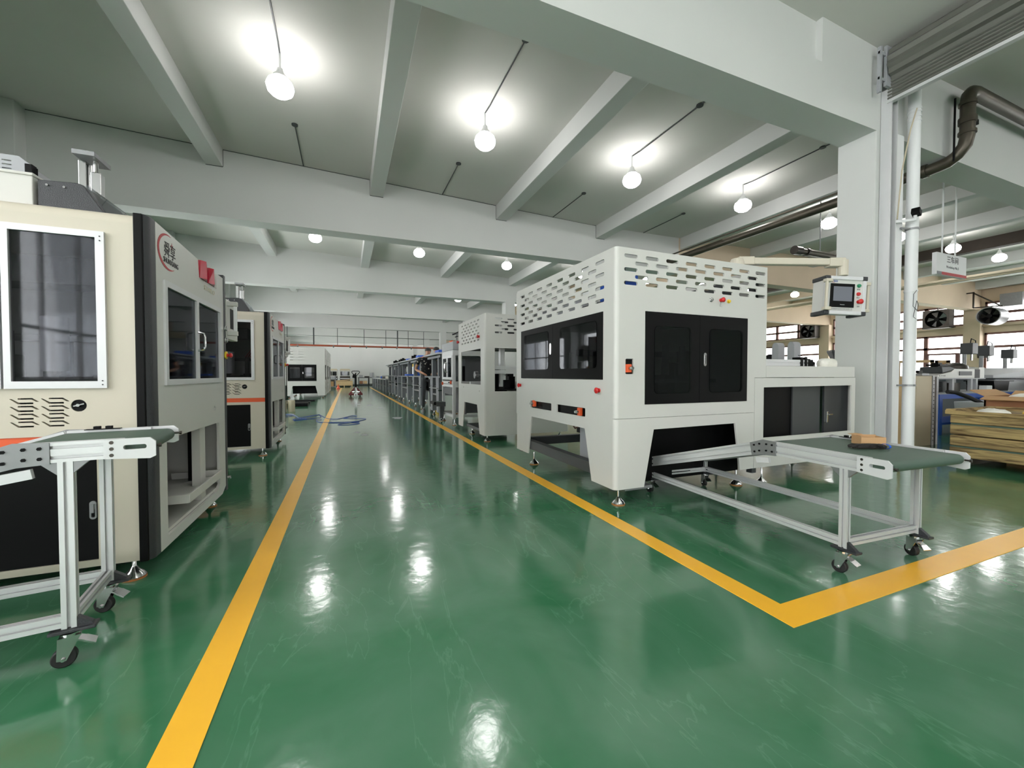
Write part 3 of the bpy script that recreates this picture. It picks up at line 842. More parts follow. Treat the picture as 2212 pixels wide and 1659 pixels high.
mech.box(2.2, 3.6, 3.6, 3.66, 1.3, 1.36).box(2.2, 3.6, 3.15, 3.19, 1.02, 1.06)
for k in range(5):
    y = 3.1 + .3 * k
    mech.box(2.5, 2.62, y, y + .12, .86, 1.15 + .1 * (k % 2)).cyl((2.35, y, 1.1), (2.35, y, 1.35), .03, 10)
mech.build('mechanism', M['galv'], t, bevel=.003)
tp = MB().box(2.12, 2.34, 2.86, 3.0, 1.82, 1.99).box(2.25, 2.3, 3.1, 3.3, 1.8, 1.95)
tp.build('valve_block', M['bluebox'], t, bevel=.004)
MB().box(2.5, 3.3, 3.5, 4.1, 1.7, 1.88).box(3.42, 3.62, 2.9, 3.1, 1.7, 2.0).box(3.50, 3.7, 3.3, 3.6, 1.7, 2.02).box(2.14, 2.2, 2.85, 2.9, 1.7, 2.05).build('roof_equipment', M['dgrey'], t, bevel=.004)
MB().box(2.45, 3.55, 3.3, 3.32, 1.71, 1.97).box(2.95, 2.97, 3.4, 4.4, 1.71, 1.95).build('slot_shade_sheet', M['dgrey'], t)  # dark sheets added behind the slots so they read as shaded
MB().box(2.3, 3.5, 4.2, 4.3, 1.7, 2.0).box(2.2, 2.5, 4.4, 4.7, 1.7, 1.9).build('cable_duct', M['lgrey'], t)
# doors front
for x0, x1, wx0, wx1, hn in ((2.337, 2.944, 2.437, 2.836, 0), (2.948, 3.553, 3.07, 3.478, 1)):
    d = MB().panel(rect(x0, x1, .850, 1.638), [rrect(wx0, wx1, .945, 1.515, .035)], (0, AY0 - .004, 0), th=.014, **XZ).build('door', M['black'], t, bevel=.0012, seg=1)
    MB().panel(rrect(wx0 - .006, wx1 + .006, .939, 1.521, .04), [], (0, AY0 - .009, 0), th=.004, **XZ).build('pane', M['tint'], d)
    if hn:
        MB().panel(rrect(2.988, 3.022, 1.18, 1.30, .016), [rrect(2.996, 3.014, 1.2, 1.28, .008)], (0, AY0 - .012, 0), th=.008, **XZ).box(3.0, 3.01, AY0 - .010, AY0 - .004, 1.2, 1.28).build('door_latch', M['steel'], d, bevel=.001)
for y0, y1, wy0, wy1, hn in ((2.938, 3.848, 3.03, 3.68, 0), (3.852, 4.698, 3.955, 4.60, 1)):
    d = MB().panel([(-y, z) for y, z in rect(y0, y1, 1.06, 1.643)], [[(-y, z) for y, z in rrect(wy0, wy1, 1.165, 1.575, .035)]], (AX0 - .004, 0, 0), th=.014, **YZm).build('door', M['black'], t, bevel=.0012, seg=1)
    MB().panel([(-y, z) for y, z in rrect(wy0 - .006, wy1 + .006, 1.16, 1.58, .04)], [], (AX0 - .009, 0, 0), th=.004, **YZm).build('pane', M['tint'], d)
    if hn:
        MB().panel([(-y, z) for y, z in rrect(3.875, 3.91, 1.32, 1.44, .016)], [], (AX0 - .012, 0, 0), th=.008, **YZm).build('door_latch', M['steel'], d, bevel=.001)
MB().box(2.14, 2.21, AY0 + .012, AY0 + .03, 1.11, 1.23).build('switch_recess', M['black'], t)
isolator(t, (2.16, AY0 + .01, 1.155), (0, -1, 0), .05)
MB().box(AX0 + .03, AX0 + .04, 3.20, 4.44, .70, .80).build('cable_recess', M['black'], t)
isolator(t, (AX0 + .02, 4.32, .765), (-1, 0, 0), .055)
isolator(t, (AX0 + .02, 3.31, .752), (-1, 0, 0), .055)
estop(t, (AX0, 2.99, .965), (-1, 0, 0), .026)
estop(t, (AX0, 4.72, .97), (-1, 0, 0), .026)
button(t, (3.08, AY0, 1.785), (0, -1, 0), M['steel'], .016, 'selector_switch')
estop(t, (3.20, AY0, 1.79), (0, -1, 0), .022)
button(t, (3.30, AY0, 1.785), (0, -1, 0), M['yplast'], .014)
MB().tube([(3.19, AY0 - .01, 1.775), (3.18, AY0 - .012, 1.73), (3.20, AY0 - .012, 1.725), (3.20, AY0 - .01, 1.77)], .0015, 6).build('tag_ring', M['steel'], t)
# under-machine fittings
MB().box(2.16, 2.45, AY0 + .03, AY0 + .13, .12, .145).build('foot_bracket', M['galv'], t)
MB().box(2.55, 2.67, 3.75, 3.87, .25, .62).build('air_cylinder', M['alu'], t, bevel=.006)
MB().box(2.54, 2.68, 3.74, 3.88, .2, .25).build('cylinder_end', M['black'], t)
cb = MB()
for k, (yy, zz) in enumerate(((3.6, .5), (3.9, .48), (4.2, .46))):
    cb.tube([(2.5, yy - .15, .66), (2.5, yy - .1, zz + .03), (2.52, yy, zz), (2.55, yy + .12, zz + .04), (2.6, yy + .2, .66)], .008, 6)
cb.build('cable', M['dred'], t, smooth=True)
MB().box(2.25, 2.75, 3.35, 3.65, .25, .62).build('chute', M['lgrey'], t)
for x, y in ((2.13, 2.84), (2.13, 4.52), (3.6, 2.90), (3.6, 4.7)):
    foot(t, x, y, .15, .055)
# pendant control panel on its arm
P0 = Vector((4.49, 2.45, 1.87))
ya = R(-22.1)
pu = Vector((math.cos(ya), math.sin(ya), -.045)).normalized()
pv = Vector((.03 * math.cos(ya), .03 * math.sin(ya), 1)); pv = (pv - pu * pv.dot(pu)).normalized()
pn_ = pu.cross(pv).normalized()       # faces the viewer
def PP(a, b_, c=0): return P0 + pu * a + pv * b_ + pn_ * c
arm = MB().bar((3.62, 2.86, 2.215), (4.42, 2.515, 2.20), .07, .065)
arm.build('pendant_arm', M['cream'], t, bevel=.008)
MB().lathe([(0, 0), (.065, 0), (.065, .05), (.055, .09), (0, .095)], (3.56, 2.885, 2.15), 18).bar((3.56, 2.885, 2.215), (3.70, 2.825, 2.215), .085, .08).build('arm_elbow', M['cream'], t, bevel=.01)
el = MB().bar((4.36, 2.54, 2.195), (4.50, 2.48, 2.195), .09, .085)
el.cyl((4.49, 2.475, 2.065), (4.49, 2.475, 2.22), .045, 18)
el.build('arm_end', M['cream'], t, bevel=.008)
bx = MB()
ow, oh, od = .195, .165, .17
def pbox(mb, a0, a1, b0, b1, c0, c1):
    vs = [PP(a, b_, c) for c in (c0, c1) for a, b_ in ((a0, b0), (a1, b0), (a1, b1), (a0, b1))]
    return mb.add(vs, [(3, 2, 1, 0), (4, 5, 6, 7), (0, 1, 5, 4), (1, 2, 6, 5), (2, 3, 7, 6), (3, 0, 4, 7)])
pbox(bx, -ow, ow, -oh, oh, -od, 0)
pend = bx.build('control_panel', M['white'], t, bevel=.004)
fr_ = MB(); pbox(fr_, -.155, .155, .15, .185, -.02, .014); pbox(fr_, -.155, .155, -.185, -.15, -.02, .014)
pbox(fr_, -.2, -.165, -.16, .16, -.02, .006); pbox(fr_, .165, .2, -.16, .16, -.02, .006)
fr_.build('panel_edge', M['alug'], pend, bevel=.004)
cn = MB()
for sa in (-1, 1):
    for sb in (-1, 1):
        cn = MB(); pbox(cn, sa * .155, sa * .205, sb * .148, sb * .19, -.175, .012)
        cn.build('corner_piece', M['charcoal'], pend, bevel=.008)
sb_ = MB(); pbox(sb_, -.15, .085, -.115, .115, 0, .008); sb_.build('screen_bezel', M['dblack'], pend, bevel=.004)
ss = MB(); pbox(ss, -.122, .06, -.055, .085, .008, .0095); ss.build('screen', M['screen'], pend)
MB().text('Weinview', PP(-.03, -.093, .0085), pu, pv, .011, .045, .0003).build('bezel_lettering', M['trimw'], pend)
MB().text('泉州舜享自动化科技有限公司', PP(-.03, -.136, .001), pu, pv, .017, .21, .0003).text('QUANZHOU SHUNXIANG AUTOMATION', PP(-.03, -.146, .001), pu, pv, .007, .21, .0003).build('company_lettering', M['greyink'], pend)
MB().text('舜享', PP(-.10, .128, .001), pu, pv, .02, .04, .0003).build('panel_emblem_lettering', M['blue'], pend)
arcp = MB()
for k in range(12):
    a0, a1 = R(90 + 200 * k / 12), R(90 + 200 * (k + 1) / 12)
    q = [(-.115 + .022 * math.cos(a0), .133 + .013 * math.sin(a0)), (-.115 + .022 * math.cos(a1), .133 + .013 * math.sin(a1)), (-.115 + .018 * math.cos(a1), .133 + .010 * math.sin(a1)), (-.115 + .018 * math.cos(a0), .133 + .010 * math.sin(a0))]
    arcp.prism(q, PP(0, 0, .001), pu, pv, .0006)
arcp.build('panel_emblem', M['redink'], pend)
button(pend, PP(.125, .10, 0), pn_, M['green'], .014)
button(pend, PP(.125, .02, 0), pn_, M['red'], .014)
estop(pend, PP(.13, -.055, 0), pn_, .024)
MB().text('启动', PP(.125, .06, .001), pu, pv, .016, None, .0003).text('停止', PP(.125, -.02, .001), pu, pv, .016, None, .0003).text('急停', PP(.13, -.105, .001), pu, pv, .013, None, .0003).build('button_lettering', M['ink'], pend)
for sgn in (-1, 1):
    hh = MB()
    pbox(hh, sgn * .195, sgn * .265, .115, .145, -.06, -.02); pbox(hh, sgn * .195, sgn * .265, -.145, -.115, -.06, -.02)
    if sgn < 0:
        hh = MB(); pbox(hh, -.225, -.165, .12, .15, .0, .05); pbox(hh, -.225, -.165, -.15, -.12, 0, .05); pbox(hh, -.222, -.20, -.13, .13, .025, .047)
    else:
        pbox(hh, .238, .262, -.13, .13, -.05, -.028)
    hh.build('handle', M['cream'], pend, bevel=.004)

# outfeed cabinet joined to its right
t = thing('outfeed_cabinet', 'low white cabinet with dark opening, beside the large white machine', 'cabinet', (4.5, 3.2, 0))
MB().panel([(3.665, .19), (5.27, .19), (5.27, 1.07), (3.665, 1.07)], [[(3.78, .48), (5.20, .48), (5.20, .985), (3.78, .978)]], (0, AY0, 0), th=.015, **XZ).build('front_panel', M['white'], t, bevel=.0012, seg=1)
MB().box(3.825, 5.26, AY0 + .002, AY0 + .5, 1.075, 1.19).build('upper_box', M['white'], t, bevel=.003)
MB().box(5.255, 5.27, AY0 + .015, AY0 + .75, .19, 1.07).box(3.84, 5.255, AY0 + .74, AY0 + .755, .30, 1.07).box(3.84, 5.27, AY0 + .5, AY0 + .75, 1.06, 1.075).build('cabinet_body', M['white'], t)
MB().box(3.7, 4.80, AY0 + .10, AY0 + .12, .22, 1.04).build('inner_guard', M['dblack'], t)
dd = MB().box(4.83, 5.25, AY0 + .06, AY0 + .08, .2, 1.03).build('inner_door', M['charcoal'], t)
MB().box(4.86, 4.885, AY0 + .045, AY0 + .06, .58, .70).box(4.87, 4.94, AY0 + .03, AY0 + .045, .66, .675).build('lever_handle', M['steel'], dd, bevel=.003)
MB().box(4.35, 4.80, AY0 + .085, AY0 + .10, .22, .98).build('inner_plate', M['dgrey'], t)
for x, y in ((3.9, 2.85), (5.2, 2.85), (5.2, 3.4), (3.9, 3.4)):
    foot(t, x, y, .2, .05)
a = thing('linear_actuator', 'aluminium linear actuator with black motor end, lying on the low white cabinet', 'actuator', (4.3, 3.05, 1.19))
MB().extr((3.84, 3.05, 1.235), (4.85, 3.05, 1.235), .07, .085, (0, 1, 0), g=.01, dp=.008).build('slide_body', M['alu'], a)
MB().box(4.72, 4.76, 3.0, 3.1, 1.19, 1.30).box(4.79, 4.83, 3.0, 3.1, 1.19, 1.30).box(4.86, 4.95, 3.01, 3.09, 1.195, 1.275).cyl((4.95, 3.05, 1.235), (5.02, 3.05, 1.235), .02, 10).build('motor_end', M['black'], a, bevel=.003)
MB().bar((4.70, 3.02, 1.32), (4.9, 3.0, 1.29), .006, .006).build('lever', M['black'], a)
MB().lathe([(0, 0), (.035, 0), (.035, .03), (0, .035)], (3.86, 2.97, 1.235), 16, (0, -1, 0)).build('red_cap', M['red'], a)
bg = MB()
rg = []
random.seed(4)
for k in range(7):
    z = 1.19 + [.0, .012, .04, .07, .085, .095, .098][k]; q = [.9, 1.0, 1.02, .96, .8, .5, .1][k]
    rg.append([(5.09 + .125 * q * math.cos(R(15 * i)) * (1 + .08 * random.random()) * (abs(math.cos(R(15 * i))) ** -.25 if abs(math.cos(R(15 * i))) > .2 else 1), 2.95 + .07 * q * math.sin(R(15 * i)) * (1 + .08 * random.random()), z + random.uniform(-.004, .004)) for i in range(24)])
bg.loft(rg)
tag(bg.build('tissue_pack', M['tissue'], smooth=True), 'crumpled white tissue pack on top of the low white cabinet', 'tissue pack')

# machine B
BX0, BX1, BY0, BY1, BZ0, BZ1 = 2.06, 3.6, 6.25, 7.92, .105, 2.10
t = thing('inspection_machine', 'white machine with slotted top and open windows, second on the right behind the large one', 'machine', ((BX0 + BX1) / 2, (BY0 + BY1) / 2, 0))
shell_corner(BX0, BY0, .03, BZ0, BZ1).build('rounded_corner', M['white'], t, smooth=True)
out = [(-(BY0 + .03), BZ0), (-(BY0 + .03), BZ1), (-BY1, BZ1), (-BY1, BZ0), (-7.606, BZ0), (-7.492, .59), (-6.67, .59), (-6.53, BZ0)]
hs = slot_rows(-7.62, -6.60, 2.03, 7, 6, .115, .028, .056) + [[(-y, z) for y, z in rect(6.463, 7.71, .937, 1.54)], [(-y, z) for y, z in circ(6.535, .83, .014, 10)], [(-y, z) for y, z in circ(7.54, .87, .014, 10)]]
MB().panel(out, hs, (BX0, 0, 0), th=.015, **YZm).build('aisle_side_panel', M['white'], t)
hs = slot_rows(2.30, 3.4, 2.025, 5, 6, .13, .03, .057) + [rect(2.235, 3.35, .83, 1.54)]
MB().panel([(BX0 + .03, BZ0), (BX1, BZ0), (BX1, BZ1), (BX0 + .03, BZ1)], hs, (0, BY0, 0), th=.015, **XZ).build('front_panel', M['white'], t)
ap = MB().panel(rect(2.24, 3.3, .18, .62), [rrect(2.42, 2.56, .51 - .09 * k, .54 - .09 * k, .014) for k in range(3)] + [rrect(2.53, 2.67, .465 - .09 * k, .495 - .09 * k, .014) for k in range(2)], (0, BY0 - .006, 0), th=.005, **XZ).build('access_plate', M['white'], t)
MB().box(BX1 - .015, BX1, BY0 + .02, BY1, BZ0 + .1, BZ1).box(BX0, BX1, BY1 - .015, BY1, .55, .95).box(BX0, BX1, BY1 - .015, BY1, 1.6, BZ1).build('rear_panel', M['white'], t)
MB().box(2.3, 3.4, BY0 + .02, BY0 + .04, .3, .6).build('inner_guard', M['dblack'], t)
q = MB()
for z in (1.15, 1.22):
    q.extr((2.12, 6.36, z), (3.5, 6.36, z), .06, .06, g=.012)
q.extr((2.45, 6.5, .9), (2.45, 6.5, 2.0), .08, .08).extr((2.12, 7.3, .95), (3.5, 7.3, .95), .05, .05).extr((2.9, 7.8, .2), (2.9, 7.8, 2.0), .05, .05).extr((2.12, 7.0, 1.6), (3.5, 7.0, 1.6), .06, .06)
q.build('inner_frame', M['alu'], t)
q = MB()
random.seed(8)
for k in range(14):
    x = 2.2 + random.random() * 1.1; y = 6.4 + random.random() * .9
    q.box(x, x + .12, y, y + .1, .86, .95 + random.random() * .25)
q.box(2.1, 3.5, 6.3, 7.8, .84, .86).cyl((2.3, 6.6, .95), (2.3, 6.6, 1.3), .05, 12).box(2.12, 3.5, 6.3, 7.85, 1.58, 1.60)
q.box(2.5, 2.9, 7.4, 7.8, .1, .8)
q.build('mechanism', M['black'], t, bevel=.003)
MB().cyl((2.25, 7.45, 1.10), (2.32, 7.45, 1.10), .07, 18).bar((2.2, 7.2, 1.1), (2.8, 7.2, 1.1), .05, .02).build('feed_wheel', M['galv'], t)
MB().box(2.15, 2.3, 6.42, 6.52, 1.72, 1.80).build('valve_block', M['bluebox'], t)
estop(t, (BX0, 6.536, 1.745), (-1, 0, 0), .03)
estop(t, (BX0, 7.88, 1.75), (-1, 0, 0), .03)
for x, y in ((2.14, 6.36), (2.16, 7.3), (3.5, 6.36), (3.5, 7.8)):
    foot(t, x, y, .13, .055)
MB().box(2.55, 2.56, 6.7, 7.8, 1.65, 2.08).box(2.5, 3.5, 6.62, 6.63, 1.65, 2.08).build('slot_shade_sheet', M['dgrey'], t)  # added dark sheets standing in for shade behind the slots
MB().box(2.12, 2.7, 6.5, 7.55, .12, .17).build('base_rail', M['dgrey'], t)

# ---------------------------------------------------------------- small belt conveyors
def conveyor(label, O, ang, w, side, zt, rh, flat, total, drop, legs, loc_label):
    # local frame: belt starts at O and runs along angle ang; side=+1 -> second rail to the left of that direction
    O = Vector(O)
    d = Vector((math.cos(ang), math.sin(ang), 0)); s = Vector((-d.y, d.x, 0)) * side
    t = thing('belt_conveyor', label, 'conveyor', (O + d * .6 + s * w / 2))
    def P(a, b_, z): return O + d * a + s * b_ + Vector((0, 0, z))
    rt = .028
    zc_ = zt - rh / 2
    slope = (total - flat)
    ze = zt - drop
    for b_, nm in ((rt / 2, 'near_rail'), (w - rt / 2, 'far_rail')):
        r = MB()
        r.extr(P(.10, b_, zc_), P(flat, b_, zc_), rt, rh, (0, 0, 1), g=.012, dp=.0115)
        r.extr(P(flat, b_, zc_), P(total, b_, ze - rh / 2), rt, rh, (0, 0, 1), g=.012, dp=.0115)
        r.build('side_rail', M['alu'], t)
        out = -1 if b_ < w / 2 else 1
        o0 = b_ + out * rt / 2
        outward = d.cross(Vector((0, 0, 1))).dot(s * out) > 0
        # tension end plate with slot
        pl = [(0, -.5 * rh), (0, .28 * rh), (.018, .5 * rh), (.155, .5 * rh), (.155, -.5 * rh), (.018, -.62 * rh)]
        pp = MB().panel(pl, [rrect(.028, .098, -.006, .012, .008)] + [circ(.132, q * rh * .33, .0055, 10) for q in (-1, 0, 1)], P(0, o0 + out * (.006 if outward else -.004), zc_), d, (0, 0, 1), .01)
        pp.build('end_plate', M['alug'], t, bevel=.0008, seg=1)
        g = MB()
        for q in (-1, 0, 1):
            g.cyl(P(.132, o0 + out * .003, zc_ + q * rh * .33), P(.132, o0 + out * .0068, zc_ + q * rh * .33), .007, 10)
        g.cyl(P(.015, b_ - .0, zc_ + .002), P(-.012, b_, zc_ + .002), .005, 8).cyl(P(-.006, b_, zc_ + .002), P(-.014, b_, zc_ + .002), .009, 6)
        g.build('end_bolts', M['dsteel'], t)
        # knee plate
        kx = flat
        sl = drop / slope
        kp = [(kx - .085, rh * .5), (kx + .01, rh * .5 + .004), (kx + .105, rh * .5 - .105 * sl), (kx + .105 - .018, -rh * .5 - .105 * sl), (kx, -rh * .62), (kx - .085, -rh * .55)]
        kn = MB().prism(kp, P(0, o0 + out * (.005 if outward else -.005), zc_), d, (0, 0, 1), .01).build('knee_plate', M['galv'], t)
        g = MB()
        for a_, zz in ((-.06, .24), (-.06, -.26), (-.02, .24), (-.02, -.26), (.03, .18), (.03, -.36), (.07, .02), (.065, -.5)):
            c0 = P(kx + a_, o0 + out * .005, zc_ + zz * rh)
            g.cyl(c0, c0 + s * (out * .006), .0065, 6)
        g.build('plate_bolts', M['dblack'], kn)
    # belt
    zb = zt - .010; rr = .028
    prof = [(total, ze - .012)]
    prof.append((flat, zb))
    for k in range(0, 9):
        a = R(90 + 180 * k / 8)
        prof.append((.038 + rr * math.cos(a), zb - rr + rr * math.sin(a)))
    prof += [(flat, zb - 2 * rr), (total, ze - .012 - .05)]
    MB().loft([[P(a, b_, z) for a, z in prof] for b_ in (rt + .004, w - rt - .004)]).build('belt', M['belt'], t, smooth=True)
    MB().box(0, .0, 0, 0, 0, 0)
    # legs and lower frame
    lw = .03
    zl0, zl1 = .148, .20
    for a in legs:
        for b_ in (rt / 2 + .002, w - rt / 2 - .002):
            top = zt - rh if a < flat else zt - drop * (a - flat) / slope - rh
            if a > flat: top = max(zl1, min(top, .25))
            leg = MB().extr(P(a, b_, .145), P(a, b_, top), .042 if a < flat else .03, .03, s, g=.011, dp=.012).build('leg', M['alu'], t)
            cast = caster(t, P(a, b_, 0).x, P(a, b_, 0).y, .128, math.atan2(d.y, d.x) + math.pi + (.15 if b_ < w / 2 else -.25))
            MB().bar(P(a - .075, b_, .137), P(a + .055, b_, .137), .052, .012, (0, 0, 1)).build('caster_plate', M['charcoal'], cast, bevel=.002)
            q = 1 if b_ < w / 2 else -1
            MB().prism([(0, 0), (-.045, 0), (-.042, .008), (0, .04)], P(a - .02, b_ + .012, .143), d, (0, 0, 1), .024).build('corner_bracket', M['charcoal'], t)
            if a < flat:
                MB().prism([(0, 0), (-.045, 0), (0, -.045)], P(a - .02, b_ + .012, zt - rh), d, (0, 0, 1), .024).build('corner_bracket', M['galv'], t)
                MB().prism([(0, 0), (.05, 0), (0, -.05)], P(a + .02, b_ + .012, zt - rh), d, (0, 0, 1), .024).build('corner_bracket', M['galv'], t)
    for b_ in (rt / 2 + .002, w - rt / 2 - .002):
        MB().extr(P(legs[0] + .02, b_, (zl0 + zl1) / 2), P(legs[1] - .015, b_, (zl0 + zl1) / 2), .03, .045, (0, 0, 1), g=.010, dp=.012).build('lower_rail', M['alu'], t)
    for a in legs:
        MB().extr(P(a, rt + .004, (zl0 + zl1) / 2 + .0), P(a, w - rt - .004, (zl0 + zl1) / 2), .03, .042, (0, 0, 1), g=.010, dp=.012).build('cross_rail', M['alu'], t)
    # belt guide blocks
    g = MB()
    for a in (flat - .14, flat - .10):
        c0 = P(a, w - .03, zt + .0)
        g.box(c0.x - .01, c0.x + .01, c0.y - .01, c0.y + .01, zt + .003, zt + .016)
    c0 = P(flat - .12, w - .03, 0)
    g.bar(P(flat - .18, w - .028, zt + .002), P(flat - .06, w - .028, zt + .002), .03, .003, (0, 0, 1))
    g.build('guide_block', M['black'], t)
    c = P(flat + .02, -.004, zc_ - rh * .5)
    MB().bar(P(flat - .04, .0, zc_ - rh * .95), P(flat + .05, .0, zc_ - rh * .95 - .015), .02, .035, (0, 0, 1)).build('sensor_bracket', M['alug'], t)
    return t, P

cr, PR = conveyor('wide green belt conveyor on casters in front of the large white machine, carrying gloves', (2.515, 1.15, 0), R(90 - 3), .67, -1, .668, .085, .70, 1.95, .36, (.222, 1.86), '')
cl, PL = conveyor('narrow green belt conveyor on casters against the nearest cream machine on the left', (-.72, 2.06, 0), R(180 + 8), .435, -1, .85, .075, .385, 1.6, .36, (.262, 1.5), '')
# box and glove on the wide belt
zb = .6585
bt = thing('cardboard_box', 'small open brown cardboard box on the wide green belt', 'box', (3.04, 1.50, zb))
def at(a, b_, z, M_=None): return None
c0 = Vector((3.07, 1.53, zb + .001)); e1 = Vector((math.cos(R(-30)), math.sin(R(-30)), 0)); e2 = Vector((-e1.y, e1.x, 0))
bm_ = MB()
for u0, u1, v0, v1, h in ((-.07, .07, -.045, -.042, .05), (-.07, .07, .042, .045, .056), (-.07, -.067, -.042, .042, .056), (.067, .07, -.042, .042, .05)):
    bm_.bar(c0 + e1 * u0 + e2 * (v0 + v1) / 2 + Vector((0, 0, h / 2)), c0 + e1 * u1 + e2 * (v0 + v1) / 2 + Vector((0, 0, h / 2)), abs(v1 - v0), h, (0, 0, 1))
bm_.bar(c0 - e1 * .068 + Vector((0, 0, .0015)), c0 + e1 * .068 + Vector((0, 0, .0015)), .084, .003, (0, 0, 1))
bm_.build('box_body', M['card'], bt)
MB().bar(c0 - e1 * .075 + e2 * .04 + Vector((0, 0, .056)), c0 - e1 * .02 + e2 * .055 + Vector((0, 0, .060)), .05, .002, (0, 0, 1)).build('box_flap', M['card'], bt)

def skin(name, pts, edges, radii, m, parent=None, sub=2, root=0):
    me = bpy.data.meshes.new(name)
    org = ORG[parent.name]['org'] if parent is not None and parent.name in ORG else Vector((0, 0, 0))
    if parent is not None and parent.name not in ORG and parent.parent is not None: org = ORG[parent.parent.name]['org']
    me.from_pydata([tuple(Vector(p) - org) for p in pts], edges, [])
    o = bpy.data.objects.new(name, me); COL.objects.link(o)
    md = o.modifiers.new('skin', 'SKIN'); md.use_smooth_shade = True
    ss_ = o.modifiers.new('sub', 'SUBSURF'); ss_.levels = sub; ss_.render_levels = sub
    bm = bmesh.new(); bm.from_mesh(me)
    ly = bm.verts.layers.skin.verify()
    bm.verts.ensure_lookup_table()
    for v, r in zip(bm.verts, radii):
        rr_ = r if isinstance(r, tuple) else (r, r)
        v[ly].radius = rr_
    bm.verts[root][ly].use_root = True
    bm.to_mesh(me); bm.free()
    me.materials.append(m)
    if parent is not None: o.parent = parent
    return o
gt = thing('work_glove', 'crumpled dark knit glove with blue cuff lying on the wide green belt', 'glove', (2.86, 1.50, zb))
g0 = Vector((2.985, 1.405, zb + .014)); gd = Vector((-.9, .38, 0)).normalized(); gs = Vector((-gd.y, gd.x, 0))
pts = [g0, g0 + gd * .05 + gs * .004, g0 + gd * .10 + Vector((0, 0, .004))]
ed = [(0, 1), (1, 2)]; rad = [(.03, .012), (.034, .014), (.036, .016)]
for k, (off, ln) in enumerate(((-.026, .07), (-.009, .085), (.009, .08), (.026, .06))):
    i0 = len(pts); pts += [g0 + gd * .13 + gs * off + Vector((0, 0, .002)), g0 + gd * (.13 + ln * .5) + gs * off * 1.2 + Vector((0, 0, .004)), g0 + gd * (.13 + ln) + gs * (off * 1.1 + .008) + Vector((0, 0, -.002))]
    ed += [(2, i0), (i0, i0 + 1), (i0 + 1, i0 + 2)]; rad += [(.011, .009), (.010, .009), (.009, .008)]
i0 = len(pts); pts += [g0 + gd * .06 + gs * .045 + Vector((0, 0, .012)), g0 + gd * .095 + gs * .06 + Vector((0, 0, .018))]
ed += [(1, i0), (i0, i0 + 1)]; rad += [(.012, .011), (.010, .009)]
skin('glove_body', pts, ed, rad, M['glove'], gt, 2, 1)
MB().lathe([(.020, -.004), (.026, -.004), (.026, .004), (.020, .004)], (0, 0, 0), 18).build('tmp', M['bluebox'])
tmpo = bpy.data.objects['tmp']; bpy.data.objects.remove(tmpo)
cuff = MB(); rg = []
for k in range(17):
    a = 2 * math.pi * k / 16
    rg.append([g0 - gd * (.002 + q) + gs * (.034 * math.cos(a) * r2_) + Vector((0, 0, .0145 * math.sin(a) * r2_ + .0)) for q, r2_ in ((0, 1), (.008, 1), (.008, .85), (0, .85))])
cuff.loft(rg, caps=False)
cuff.build('blue_cuff', M['bluebox'], gt)

# ---------------------------------------------------------------- aluminium framed cabinet and its little conveyor
t = thing('framed_cabinet', 'aluminium framed machine cabinet with smoked doors, behind the second white machine', 'cabinet', (2.6, 9.15, 0))
x0, x1, y0, y1 = 2.12, 3.1, 8.62, 9.72
q = MB()
for x in (x0 + .03, x1 - .03):
    for y in (y0 + .03, y1 - .03):
        q.extr((x, y, .14), (x, y, 1.64), .06, .06, (0, 1, 0), g=.014)
for z in (.20, .86, .93, 1.55, 1.61):
    for x in (x0 + .03, x1 - .03): q.extr((x, y0 + .06, z), (x, y1 - .06, z), .06, .06, (0, 0, 1), g=.014)
    for y in (y0 + .03, y1 - .03): q.extr((x0 + .06, y, z), (x1 - .06, y, z), .06, .06, (0, 0, 1), g=.014)
q.build('frame', M['alu'], t)
MB().box(x0, x1, y0, y1, 1.645, 1.83).build('top_box', M['lgrey'], t, bevel=.005)
for ya_, yb_ in ((y0 + .09, (y0 + y1) / 2 - .004), ((y0 + y1) / 2 + .004, y1 - .09)):
    dd = MB().panel([(-y, z) for y, z in rect(ya_, yb_, 1.0, 1.53)], [[(-y, z) for y, z in rect(ya_ + .05, yb_ - .05, 1.05, 1.48)]], (x0 - .005, 0, 0), th=.02, **YZm).build('door', M['alug'], t)
    MB().box(x0 + .0, x0 + .006, ya_ + .04, yb_ - .04, 1.04, 1.49).build('pane', M['tint'], dd)
    yy = yb_ - .03 if ya_ < 9.1 else ya_ + .03
    MB().tube([(x0 - .005, yy, 1.16), (x0 - .05, yy, 1.17), (x0 - .055, yy, 1.2), (x0 - .055, yy, 1.34), (x0 - .05, yy, 1.37), (x0 - .005, yy, 1.38)], .01, 8).build('handle', M['steel'], dd, smooth=True)
MB().box(x0 + .02, x0 + .03, y0 + .06, y1 - .06, .66, .82).box(x0 + .3, x0 + .32, y0 + .06, y1 - .06, .22, .82).box(x0 + .3, x1 - .1, y0 + .1, y0 + .12, .25, 1.5).build('inner_panel', M['dgrey'], t)
MB().box(x0 + .03, x1 - .03, y0 + .03, y1 - .03, .955, .965).box(x0 + .3, x0 + .6, y0 + .3, y0 + .7, .97, 1.3).box(x0 + .01, x0 + .02, y0 + .07, y1 - .07, .89, .985).build('mechanism', M['black'], t)
isolator(t, (x0 + .0, y0 + .14, .935), (-1, 0, 0), .05); isolator(t, (x0 + .0, y1 - .12, .90), (-1, 0, 0), .05)
for x in (x0 + .04, x1 - .04):
    for y in (y0 + .04, y1 - .04): foot(t, x, y, .16, .045)
t = thing('feed_conveyor', 'small dark belt conveyor low beside the aluminium framed cabinet', 'conveyor', (2.0, 9.5, 0))
MB().box(1.86, 2.12, 9.35, 9.75, .42, .47).build('belt', M['belt'], t, bevel=.02)
